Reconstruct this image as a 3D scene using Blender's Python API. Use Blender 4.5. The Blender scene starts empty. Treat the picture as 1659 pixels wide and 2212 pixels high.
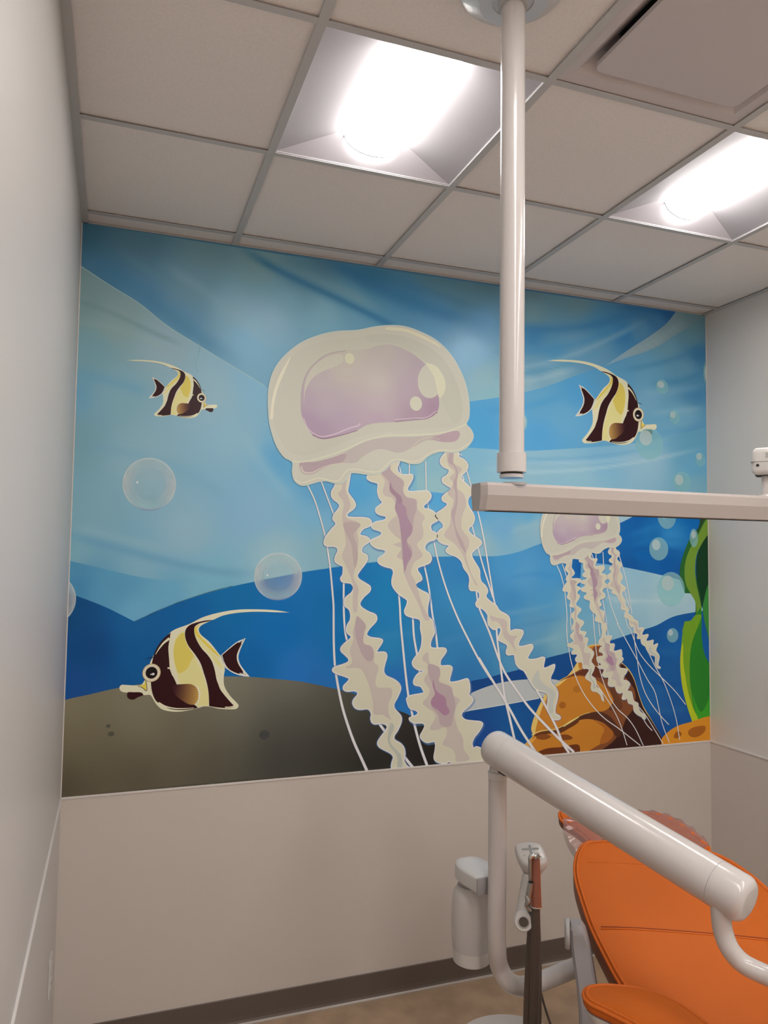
import bpy, bmesh, math, random
import numpy as np
from mathutils import Vector, Matrix
from mathutils.geometry import delaunay_2d_cdt
random.seed(4)
S = bpy.context.scene
COL = S.collection

# ---------------------------------------------------------------- camera
YAW, PITCH, ROLL, FPX = 0.3432, 0.0574, 0.0132, 1622.94
CAM = np.array([-.4883, -2.9968, 1.8021])
H, HM, XL, XR = 3.042, .9099, -.6447, 2.3071
YF = -6.25                                     # wall behind the camera
_f = np.array([math.sin(YAW)*math.cos(PITCH), math.cos(YAW)*math.cos(PITCH), math.sin(PITCH)])
_r = np.array([math.cos(YAW), -math.sin(YAW), 0.0])
_u = np.cross(_r, _f)
CR_ = _r*math.cos(ROLL)+_u*math.sin(ROLL)
CU_ = -_r*math.sin(ROLL)+_u*math.cos(ROLL)
cd = bpy.data.cameras.new('camera')
cam = bpy.data.objects.new('camera', cd)
COL.objects.link(cam)
cd.sensor_fit = 'HORIZONTAL'
cd.sensor_width = 36
cd.lens = FPX/1659*36
cd.clip_start = .02
cam.matrix_world = Matrix(((CR_[0], CU_[0], -_f[0], CAM[0]), (CR_[1], CU_[1], -_f[1], CAM[1]), (CR_[2], CU_[2], -_f[2], CAM[2]), (0, 0, 0, 1)))
S.camera = cam

# ---------------------------------------------------------------- world, lamps level, exposure
w = bpy.data.worlds.new('world')
S.world = w
w.use_nodes = True
w.node_tree.nodes['Background'].inputs[0].default_value = (.9, .93, 1, 1)
w.node_tree.nodes['Background'].inputs[1].default_value = .3
LENS_EMIT = 10.5
S.view_settings.view_transform = 'Standard'
S.view_settings.look = 'None'
S.view_settings.gamma = 1
S.view_settings.exposure = 0.98
S.view_settings.use_curve_mapping = False

# ---------------------------------------------------------------- pixel -> place helpers (photo frame 1659 x 2212)
def ray(a, b):
    return CR_*(a-829.5)/FPX+CU_*(1106-b)/FPX+_f
def onp(a, b, ax, v):
    d = ray(a, b); t = (v-CAM[ax])/d[ax]
    return CAM+t*d
def dep(a, b, t):
    return CAM+t*ray(a, b)
def wallpt(a, b):
    p = onp(a, b, 1, 0.0)
    return (p[0], p[2])

# ---------------------------------------------------------------- materials
def lin(c):
    c = c/255.0
    return c/12.92 if c <= .04045 else ((c+.055)/1.055)**2.4
def rgb(r, g, b, k=1.0):
    return (min(.92, lin(r)*k), min(.92, lin(g)*k), min(.92, lin(b)*k), 1)
def mat(name, col, rough=.5, metal=0, spec=.5, bump=0, bscale=200, var=0, vscale=3, coat=0, emit=None, alpha=1, trans=0):
    m = bpy.data.materials.new(name); m.use_nodes = True
    nt = m.node_tree; P = nt.nodes['Principled BSDF']
    P.inputs['Base Color'].default_value = col
    P.inputs['Roughness'].default_value = rough
    P.inputs['Metallic'].default_value = metal
    P.inputs['Specular IOR Level'].default_value = spec
    P.inputs['Coat Weight'].default_value = coat
    P.inputs['Coat Roughness'].default_value = .12
    P.inputs['Alpha'].default_value = alpha
    P.inputs['Transmission Weight'].default_value = trans
    if emit:
        P.inputs['Emission Color'].default_value = emit[0]
        P.inputs['Emission Strength'].default_value = emit[1]
    if bump or var:
        tc = nt.nodes.new('ShaderNodeTexCoord')
    if bump:
        n = nt.nodes.new('ShaderNodeTexNoise'); n.inputs['Scale'].default_value = bscale; n.inputs['Detail'].default_value = 3
        b = nt.nodes.new('ShaderNodeBump'); b.inputs['Strength'].default_value = bump; b.inputs['Distance'].default_value = .002
        nt.links.new(tc.outputs['Object'], n.inputs['Vector']); nt.links.new(n.outputs['Fac'], b.inputs['Height'])
        nt.links.new(b.outputs['Normal'], P.inputs['Normal'])
    if var:
        n2 = nt.nodes.new('ShaderNodeTexNoise'); n2.inputs['Scale'].default_value = vscale; n2.inputs['Detail'].default_value = 5
        r = nt.nodes.new('ShaderNodeValToRGB')
        r.color_ramp.elements[0].position = .3; r.color_ramp.elements[1].position = .7
        r.color_ramp.elements[0].color = tuple(c*(1-var) for c in col[:3])+(1,)
        r.color_ramp.elements[1].color = tuple(min(1, c*(1+var)) for c in col[:3])+(1,)
        nt.links.new(tc.outputs['Object'], n2.inputs['Vector']); nt.links.new(n2.outputs['Fac'], r.inputs['Fac'])
        nt.links.new(r.outputs['Color'], P.inputs['Base Color'])
    return m
M = dict(
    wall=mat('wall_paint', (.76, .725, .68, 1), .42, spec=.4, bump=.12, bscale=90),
    wall_darkened=mat('wall_paint_darkened', (.58, .565, .545, 1), .42, spec=.4, bump=.12, bscale=90),  # same wall paint, darkened to offset the stronger light on the left wall
    panel=mat('wainscot_vinyl', (.65, .59, .54, 1), .45, spec=.4, bump=.1, bscale=140),
    trimw=mat('trim_vinyl', (.74, .70, .67, 1), .35),
    base=mat('baseboard_rubber', (.125, .098, .082, 1), .5, bump=.05),
    toe=mat('baseboard_toe', (.42, .37, .33, 1), .35),
    floor=mat('floor_vinyl', (.42, .30, .20, 1), .45, var=.16, vscale=9, bump=.05),
    tile=mat('ceiling_tile', (.88, .82, .775, 1), .95, spec=.1, bump=.5, bscale=260, var=.03, vscale=120),
    tee=mat('ceiling_grid_metal', (.56, .545, .53, 1), .5, spec=.3),
    reflector=mat('reflector_white', (.44, .42, .44, 1), .6, spec=.1),
    lens=mat('lamp_lens', (.9, .9, .9, 1), .4, emit=((1, .962, .93, 1), LENS_EMIT)),
    vent=mat('vent_metal', (.62, .56, .55, 1), .45),
    dark=mat('dark_void', (.02, .018, .017, 1), .7),
    white=mat('white_enamel', (.58, .545, .525, 1), .22, coat=.4),
    white2=mat('white_plastic', (.62, .60, .575, 1), .3, coat=.2),
    armw=mat('arm_enamel', (.46, .41, .385, 1), .35),
    grey=mat('grey_plastic', (.36, .345, .35, 1), .5, bump=.1, bscale=500),
    greyl=mat('light_grey_plastic', (.5, .49, .48, 1), .4),
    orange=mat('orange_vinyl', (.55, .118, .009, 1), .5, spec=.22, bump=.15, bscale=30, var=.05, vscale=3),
    orangel=mat('orange_piping', (.60, .13, .014, 1), .5, spec=.25),
    oranged=mat('orange_seam', (.28, .045, .005, 1), .6),
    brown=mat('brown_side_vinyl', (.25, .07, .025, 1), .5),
    chrome=mat('chrome', (.75, .74, .73, 1), .15, metal=1),
    steel=mat('brushed_steel', (.42, .42, .41, 1), .35, metal=1),
    galv=mat('galvanised_plate', (.66, .64, .62, 1), .3, metal=.35, bump=.6, bscale=40),
    hose=mat('grey_brown_hose', (.085, .065, .055, 1), .4),
    sleeve=mat('amber_barrier_sleeve', (.26, .075, .04, 1), .15, coat=.6),
    icon=mat('icon_grey', (.35, .37, .36, 1), .5),
    seam=mat('joint_line', (.25, .24, .23, 1), .6),
)
# translucent bottle plastic and clear film
def clear(name, col, alpha, rough):
    m = bpy.data.materials.new(name); m.use_nodes = True
    nt = m.node_tree; P = nt.nodes['Principled BSDF']
    P.inputs['Base Color'].default_value = col; P.inputs['Roughness'].default_value = rough
    T = nt.nodes.new('ShaderNodeBsdfTransparent'); X = nt.nodes.new('ShaderNodeMixShader')
    X.inputs[0].default_value = alpha
    nt.links.new(T.outputs[0], X.inputs[1]); nt.links.new(P.outputs[0], X.inputs[2])
    nt.links.new(X.outputs[0], nt.nodes['Material Output'].inputs[0])
    tc = nt.nodes.new('ShaderNodeTexCoord')
    n = nt.nodes.new('ShaderNodeTexNoise'); n.inputs['Scale'].default_value = 45; n.inputs['Distortion'].default_value = 1.5
    b = nt.nodes.new('ShaderNodeBump'); b.inputs['Strength'].default_value = .6 if alpha < .5 else .05; b.inputs['Distance'].default_value = .01
    nt.links.new(tc.outputs['Object'], n.inputs['Vector']); nt.links.new(n.outputs['Fac'], b.inputs['Height']); nt.links.new(b.outputs[0], P.inputs['Normal'])
    return m
M['bottle'] = clear('bottle_plastic', (.66, .63, .61, 1), .72, .3)
M['film'] = clear('clear_film', (.42, .22, .19, 1), .52, .12)
def print_mat(name, veil):
    m = bpy.data.materials.new(name); m.use_nodes = True
    nt = m.node_tree; P = nt.nodes['Principled BSDF']
    a = nt.nodes.new('ShaderNodeAttribute'); a.attribute_name = 'ink'
    nt.links.new(a.outputs['Color'], P.inputs['Base Color'])
    P.inputs['Roughness'].default_value = .30; P.inputs['Specular IOR Level'].default_value = .22
    tc = nt.nodes.new('ShaderNodeTexCoord')
    n = nt.nodes.new('ShaderNodeTexNoise'); n.inputs['Scale'].default_value = 35
    b = nt.nodes.new('ShaderNodeBump'); b.inputs['Strength'].default_value = .10; b.inputs['Distance'].default_value = .002
    nt.links.new(tc.outputs['Object'], n.inputs['Vector']); nt.links.new(n.outputs['Fac'], b.inputs['Height']); nt.links.new(b.outputs[0], P.inputs['Normal'])
    if veil:
        T = nt.nodes.new('ShaderNodeBsdfTransparent'); X = nt.nodes.new('ShaderNodeMixShader')
        nt.links.new(a.outputs['Alpha'], X.inputs[0])
        nt.links.new(T.outputs[0], X.inputs[1]); nt.links.new(P.outputs[0], X.inputs[2])
        nt.links.new(X.outputs[0], nt.nodes['Material Output'].inputs[0])
    return m
M['ink'] = print_mat('mural_print', False)
M['veil'] = print_mat('mural_print_translucent', True)

# ---------------------------------------------------------------- object helpers
def tag(o, label=None, cat=None, group=None, kind=None):
    if label: o['label'] = label
    if cat: o['category'] = cat
    if group: o['group'] = group
    if kind: o['kind'] = kind
    return o
def empty(name, loc=(0, 0, 0)):
    o = bpy.data.objects.new(name, None); COL.objects.link(o); o.location = loc
    o.empty_display_size = .05
    return o
def rootloc(o):
    v = Vector((0, 0, 0))
    while o:
        v += o.location; o = o.parent
    return v
def mk(name, bm, m, parent=None, smooth=False, recalc=True):
    if recalc: bmesh.ops.recalc_face_normals(bm, faces=bm.faces)
    me = bpy.data.meshes.new(name)
    if parent:
        bmesh.ops.translate(bm, verts=bm.verts, vec=-rootloc(parent))
    bm.to_mesh(me); bm.free()
    for x in (m if isinstance(m, (list, tuple)) else [m]): me.materials.append(x)
    if smooth:
        for p in me.polygons: p.use_smooth = True
        me.set_sharp_from_angle(angle=math.radians(smooth if smooth is not True else 40))
    o = bpy.data.objects.new(name, me); COL.objects.link(o)
    if parent: o.parent = parent
    return o
def box(x0, x1, y0, y1, z0, z1, bev=0, seg=2, bm=None):
    bm2 = bmesh.new()
    bmesh.ops.create_cube(bm2, size=1)
    bmesh.ops.scale(bm2, verts=bm2.verts, vec=(abs(x1-x0), abs(y1-y0), abs(z1-z0)))
    bmesh.ops.translate(bm2, verts=bm2.verts, vec=((x0+x1)/2, (y0+y1)/2, (z0+z1)/2))
    if bev: bmesh.ops.bevel(bm2, geom=bm2.edges[:], offset=bev, segments=seg, affect='EDGES', profile=.5)
    return join(bm, bm2)
def join(bm, b2):
    if bm is None: return b2
    me = bpy.data.meshes.new('t'); b2.to_mesh(me); b2.free(); bm.from_mesh(me); bpy.data.meshes.remove(me)
    return bm
def V(p): return Vector((float(p[0]), float(p[1]), float(p[2])))
def crom(pts, closed=False, n=6):
    """smooth curve through points; an item with a trailing 'c' is a sharp corner"""
    P = [tuple(float(c) for c in p if not isinstance(c, str)) for p in pts]
    corner = [isinstance(p[-1], str) for p in pts]
    N = len(P); out = []
    P = [np.array(p) for p in P]
    segs = N if closed else N-1
    for i in range(segs):
        p1, p2 = P[i], P[(i+1) % N]
        p0 = P[(i-1) % N] if (closed or i > 0) and not corner[i] else 2*p1-p2
        j = (i+1) % N
        p3 = P[(i+2) % N] if (closed or i+2 < N) and not corner[j] else 2*p2-p1
        def tk(a, b): return max(1e-6, np.linalg.norm(b-a)**.5)
        t0 = 0; t1 = tk(p0, p1); t2 = t1+tk(p1, p2); t3 = t2+tk(p2, p3)
        for k in range(n):
            t = t1+(t2-t1)*k/n
            A1 = (t1-t)/(t1-t0)*p0+(t-t0)/(t1-t0)*p1
            A2 = (t2-t)/(t2-t1)*p1+(t-t1)/(t2-t1)*p2
            A3 = (t3-t)/(t3-t2)*p2+(t-t2)/(t3-t2)*p3
            B1 = (t2-t)/(t2-t0)*A1+(t-t0)/(t2-t0)*A2
            B2 = (t3-t)/(t3-t1)*A2+(t-t1)/(t3-t1)*A3
            out.append((t2-t)/(t2-t1)*B1+(t-t1)/(t2-t1)*B2)
    if not closed: out.append(P[-1])
    return out
def tube(pts, rad, segs=20, caps=True, oval=None, smooth=0, bm=None):
    if smooth:
        if isinstance(rad, (list, tuple)):
            q = crom([tuple(p)+(r,) for p, r in zip(pts, rad)], n=smooth)
            pts = [p[:3] for p in q]; rad = [p[3] for p in q]
        else: pts = crom([tuple(p) for p in pts], n=smooth)
    pts = [V(p) for p in pts]
    if not isinstance(rad, (list, tuple)): rad = [rad]*len(pts)
    b = bmesh.new(); rings = []; up = None
    for i, p in enumerate(pts):
        d = ((pts[i+1]-p) if i+1 < len(pts) else (p-pts[i-1])).normalized()
        if 0 < i < len(pts)-1: d = ((pts[i+1]-p).normalized()+(p-pts[i-1]).normalized()).normalized()
        if up is None:
            up = Vector((0, 0, 1)) if abs(d.z) < .9 else Vector((1, 0, 0))
        up = (up-d*up.dot(d)).normalized(); s = d.cross(up)
        ox, oy = oval if oval else (1, 1)
        rings.append([b.verts.new(p+(s*math.cos(2*math.pi*k/segs)*ox+up*math.sin(2*math.pi*k/segs)*oy)*rad[i]) for k in range(segs)])
    for a, c in zip(rings, rings[1:]):
        for k in range(segs): b.faces.new((a[k], a[(k+1) % segs], c[(k+1) % segs], c[k]))
    if caps:
        b.faces.new(rings[0][::-1]); b.faces.new(rings[-1])
    return join(bm, b)
def lathe(prof, c, segs=32, bm=None, sx=1, sy=1):
    """prof: (r,z) from the bottom up, around the vertical axis at c"""
    b = bmesh.new(); rings = []
    for r, z in prof:
        if r < 1e-5: rings.append([b.verts.new((c[0], c[1], c[2]+z))]); continue
        rings.append([b.verts.new((c[0]+r*sx*math.cos(2*math.pi*k/segs), c[1]+r*sy*math.sin(2*math.pi*k/segs), c[2]+z)) for k in range(segs)])
    for a, d in zip(rings, rings[1:]):
        for k in range(segs):
            k2 = (k+1) % segs
            if len(a) == 1 and len(d) == 1: continue
            if len(a) == 1: b.faces.new((a[0], d[k2], d[k]))
            elif len(d) == 1: b.faces.new((a[k], a[k2], d[0]))
            else: b.faces.new((a[k], a[k2], d[k2], d[k]))
    if len(rings[0]) > 1: b.faces.new(rings[0][::-1])
    if len(rings[-1]) > 1: b.faces.new(rings[-1])
    return join(bm, b)

# ================================================================ SETTING
WT = .12
def struct(name, bm, m, parent=None, **k):
    o = mk(name, bm, m, parent, **k)
    if not parent: o['kind'] = 'structure'
    return o
struct('floor', box(XL-WT, XR+WT, YF-WT, WT, -.1, 0), M['floor'])
wb = struct('wall_back', box(XL-WT, XR+WT, 0, WT, 0, H+.15), M['wall'])
struct('wainscot_panel', box(XL, XR, -.004, .001, .0, HM-.004), M['panel'], wb)
wl = struct('wall_left', box(XL-WT, XL, YF, 0, 0, H+.15), M['wall_darkened'])
struct('wainscot_panel', box(XL-.001, XL+.003, YF, -.004, 0, HM-.004), M['wall_darkened'], wl)
wr = struct('wall_right', box(XR, XR+WT, YF, 0, 0, H+.15), M['wall'])
struct('wainscot_panel', box(XR-.003, XR+.001, YF, -.004, 0, HM-.004), M['panel'], wr)
struct('wall_front', box(XL-WT, XR+WT, YF-WT, YF, 0, H+.15), M['wall'])
struct('trim_1', box(XL, XR, -.0065, 0, HM-.0045, HM+.0035, .0012), M['trimw'])
struct('trim_2', box(XL, XL+.0065, YF, -.006, HM-.0045, HM+.0045, .0012), M['trimw'])
struct('trim_3', box(XR-.0065, XR, YF, -.006, HM-.0045, HM+.0035, .0012), M['trimw'])
struct('trim_4', box(XL, XL+.004, -.005, 0, HM+.0036, H-.0015, .001), M['trimw'])
struct('trim_5', box(XR-.003, XR, -.005, 0, HM+.0036, H-.0015, .001), M['trimw'])
def baseboard(name, axis, a, b, at, sgn):
    prof = [(0, 0), (.016, 0), (.016, .003), (.010, .008), (.006, .016), (.0045, .03), (.0045, .100), (.003, .1016), (0, .1016)]
    bm = bmesh.new(); L = []
    for e in (a, b):
        L.append([bm.verts.new((e, at+sgn*p[0], p[1]) if axis == 'x' else (at+sgn*p[0], e, p[1])) for p in prof])
    n = len(prof)
    for k in range(n):
        f = bm.faces.new((L[0][k], L[0][(k+1) % n], L[1][(k+1) % n], L[1][k])); f.material_index = 1 if k in (1, 2) else 0
    bm.faces.new(L[0][::-1]); bm.faces.new(L[1])
    struct(name, bm, [M['base'], M['toe']])
baseboard('baseboard_back', 'x', XL+.003, XR-.003, -.004, -1)
baseboard('baseboard_left', 'y', YF, -.022, XL+.003, 1)
baseboard('baseboard_right', 'y', YF, -.022, XR-.003, -1)
# ---- ceiling: slab above, lay-in tiles, tees
ceil = struct('ceiling', box(XL, XR, YF, 0, H+.12, H+.15), M['tile'])
GX = [XL, -.071, .541, 1.153, 1.752, XR]
GY = [0, -.100, -.743, -1.357, -1.970, -2.58, -3.19, -3.80, -4.41, -5.02, -5.63, YF]
LIGHTS = [(1, 2), (3, 2)]+[(i, j) for j in (4, 5, 6, 7, 8, 9) for i in (1, 3)]      # (column, row) of the troffers; all but the first pair added unseen for brightness
VENT = (2, 3)
TH = .014
tile_meshes = {}
for i in range(len(GX)-1):
    for j in range(len(GY)-1):
        if (i, j) in LIGHTS or (i, j) == VENT: continue
        x0, x1, y1, y0 = GX[i], GX[i+1], GY[j], GY[j+1]
        cx, cy = (x0+x1)/2, (y0+y1)/2
        key = (round(x1-x0, 4), round(y1-y0, 4))
        if key not in tile_meshes:
            bm = box(-key[0]/2+.004, key[0]/2-.004, -key[1]/2+.004, key[1]/2-.004, 0, TH)
            me = bpy.data.meshes.new('ceiling_tile'); bm.to_mesh(me); bm.free(); me.materials.append(M['tile'])
            tile_meshes[key] = me
        o = bpy.data.objects.new('ceiling_tile', tile_meshes[key]); COL.objects.link(o)
        o.parent = ceil; o.location = (cx, cy, H+.006)
TW = .012
def tee(x0, x1, y0, y1, name='grid_tee', dz=0):
    bm = box(x0, x1, y0, y1, H-.001-dz, H+.0012-dz)
    if abs(x1-x0) > abs(y1-y0): box(x0, x1, (y0+y1)/2-.001, (y0+y1)/2+.001, H, H+.03, bm=bm)
    else: box((x0+x1)/2-.001, (x0+x1)/2+.001, y0, y1, H, H+.03, bm=bm)
    return mk(name, bm, M['tee'], ceil)
for x in GX[1:-1]: tee(x-TW, x+TW, YF, 0, 'main_tee', .0006)
for j in range(1, len(GY)-1):
    for i in range(len(GX)-1):
        tee(GX[i]+TW, GX[i+1]-TW, GY[j]-TW*.85, GY[j]+TW*.85, 'cross_tee')
def angle(name, x0, x1, y0, y1): mk(name, box(x0, x1, y0, y1, H-.0014, H+.0014), M['tee'], ceil)
angle('wall_angle', XL, XL+.024, YF, 0); angle('wall_angle', XR-.024, XR, YF, 0)
angle('wall_angle', XL, XR, -.006, 0); angle('wall_angle', XL, XR, YF, YF+.024)

# ================================================================ TROFFERS
def troffer(i, j, label):
    x0, x1, y1, y0 = GX[i]+.010, GX[i+1]-.010, GY[j]-.010, GY[j+1]+.010
    cx, cy = (x0+x1)/2, (y0+y1)/2
    t = empty('ceiling_light', (cx, cy, H)); tag(t, label, 'ceiling light', 'square ceiling lights in the tile grid')
    lw, D, e = .092, .064, .085       # half width of lens, depth of recess, end slope length
    def quad(bm, pts): bm.faces.new([bm.verts.new(p) for p in pts])
    bm = bmesh.new()      # housing box above
    z = H+.004
    top = H+D+.012
    box(x0, x1, y0, y1, top, top+.008, bm=bm)
    for (a, b, c, d) in ((x0, x0+.002, y0, y1), (x1-.002, x1, y0, y1), (x0, x1, y0, y0+.002), (x0, x1, y1-.002, y1)):
        box(a, b, c, d, z-.002, top, bm=bm)
    mk('housing', bm, M['reflector'], t)
    for s, xe in ((-1, x0), (1, x1)):
        bm = bmesh.new(); quad(bm, [(xe, y0, z), (xe, y1, z), (cx+s*lw, y1-e, z+D), (cx+s*lw, y0+e, z+D)])
        mk('side_reflector', bm, M['reflector'], t)
    for s, ye in ((-1, y0), (1, y1)):
        bm = bmesh.new(); quad(bm, [(x0, ye, z), (x1, ye, z), (cx+lw, ye-s*e, z+D), (cx-lw, ye-s*e, z+D)])
        mk('end_reflector', bm, M['reflector'], t)
    mk('top_plate', box(cx-lw, cx+lw, y0+e, y1-e, z+D, z+D+.002), M['reflector'], t)
    bm = bmesh.new(); n = 14; L = []
    ya, yb = y0+e-.012, y1-e+.012
    for k in range(n+1):
        th = math.pi*k/n
        x = cx-lw*math.cos(th); zz = H+D-.002-.052*math.sin(th)
        L.append([bm.verts.new((x, y, zz)) for y in (ya, yb)])
    for a, b in zip(L, L[1:]): bm.faces.new((a[0], a[1], b[1], b[0]))
    bm.faces.new([l[0] for l in L]); bm.faces.new([l[1] for l in L][::-1])
    mk('lens', bm, M['lens'], t, smooth=60)
    for yy in (ya-.004, yb):   # end cap rims of the lens
        bm = bmesh.new(); L = []
        for k in range(n+1):
            th = math.pi*k/n
            L.append([bm.verts.new((cx-q*math.cos(th), y, H+D-.002-(.052*q/lw)*math.sin(th))) for q, y in ((lw*.99, yy), (lw*1.035, yy), (lw*1.035, yy+.004), (lw*.99, yy+.004))])
        for a, b in zip(L, L[1:]):
            for m_ in range(4): bm.faces.new((a[m_], a[(m_+1) % 4], b[(m_+1) % 4], b[m_]))
        mk('lens_end_rim', bm, M['greyl'] if yy > cy else M['lens'], t)
LL = {(1, 2): 'glowing square ceiling light left of the white ceiling post', (3, 2): 'glowing square ceiling light near the right edge, right of the post'}
ORD = {4: 'first', 5: 'second', 6: 'third', 7: 'fourth', 8: 'fifth', 9: 'last'}
for ij in LIGHTS[2:]: LL[ij] = '%s unseen light added behind the front one in the %s column' % (ORD[ij[1]], 'left' if ij[0] == 1 else 'right')
for ij in LIGHTS: troffer(*ij, LL[ij])

# ================================================================ AIR VENT
def vent():
    i, j = VENT
    x0, x1, y1, y0 = GX[i]+.010, GX[i+1]-.010, GY[j]-.010, GY[j+1]+.010
    cx, cy = (x0+x1)/2, (y0+y1)/2
    t = empty('air_vent', (cx, cy, H)); tag(t, 'square ceiling air diffuser with a flat centre plaque, top right', 'air vent')
    def ring(bm, a, za, b, zb):
        A = [(x0+a, y0+a, za), (x1-a, y0+a, za), (x1-a, y1-a, za), (x0+a, y1-a, za)]
        B = [(x0+b, y0+b, zb), (x1-b, y0+b, zb), (x1-b, y1-b, zb), (x0+b, y1-b, zb)]
        A = [bm.verts.new(p) for p in A]; B = [bm.verts.new(p) for p in B]
        for k in range(4): bm.faces.new((A[k], A[(k+1) % 4], B[(k+1) % 4], B[k]))
    bm = bmesh.new()
    ring(bm, 0, H+.003, .035, H+.006); ring(bm, .035, H+.006, .085, H+.045); ring(bm, .085, H+.045, .10, H+.085)
    ring(bm, 0, H+.003, 0, H+.1)
    mk('frame', bm, M['vent'], t)
    bm = box(x0+.08, x1-.08, y0+.08, y1-.08, H+.085, H+.1)
    mk('duct_opening', bm, M['dark'], t)
    bm = bmesh.new()
    a = .068
    bm2 = box(x0+a, x1-a, y0+a, y1-a, H-.002, H+.010)
    ve = [e for e in bm2.edges if abs(e.verts[0].co.z-e.verts[1].co.z) > .005]
    bmesh.ops.bevel(bm2, geom=ve, offset=.022, segments=5, affect='EDGES', profile=.5)
    mk('plaque', join(bm, bm2), M['vent'], t)
    bm = bmesh.new()
    for sx in (-1, 1):
        for sy in (-1, 1): tube([(cx+sx*.18, cy+sy*.18, H+.009), (cx+sx*.18, cy+sy*.18, H+.086)], .004, 8, bm=bm)
    mk('plaque_hanger', bm, M['steel'], t)
vent()

# ================================================================ WALL MURAL (a flat vinyl print on the back wall)
MK = np.array([1.68, 1.72, 1.72])          # display colour -> ink albedo
Y0, DY = -.0012, .00011
MX0, MX1, MZ0, MZ1 = XL, XR, HM+.0035, H-.002
def Z(ox, oy, s, pts):
    """points read in an enlarged crop of the photograph -> places on the wall"""
    out = []
    for p in pts:
        q = wallpt(ox+p[0]/s, oy+p[1]/s)
        out.append(q+(('c',) if len(p) > 2 else ()))
    return out
def PX(pts): return Z(0, 0, 1, pts)
def clip(poly):
    def cut(P, ax, v, sg):
        o = []
        for k in range(len(P)):
            a, b = P[k-1], P[k]
            da, db = sg*(a[ax]-v), sg*(b[ax]-v)
            if da >= 0 and db >= 0: o.append(b)
            elif da >= 0 or db >= 0:
                t = da/(da-db); q = tuple(a[m]+(b[m]-a[m])*t for m in (0, 1))
                o.append(q)
                if db >= 0: o.append(b)
        return o
    for ax, v, sg in ((0, MX0, 1), (0, MX1, -1), (1, MZ0, 1), (1, MZ1, -1)):
        if poly: poly = cut(poly, ax, v, sg)
    o = []
    for p in poly:
        if not o or abs(p[0]-o[-1][0])+abs(p[1]-o[-1][1]) > 2e-5: o.append((float(p[0]), float(p[1])))
    return o
def todisp(X, Zc):
    d = np.stack([X-CAM[0], np.full_like(X, -CAM[1]), Zc-CAM[2]], -1)
    z = d@_f
    return 829.5+FPX*(d@CR_)/z, 1106-FPX*(d@CU_)/z
LIN = np.array([lin(i) for i in range(256)])
def c2l(C): return np.minimum(.92, np.interp(C, np.arange(256), LIN)*MK)
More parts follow.
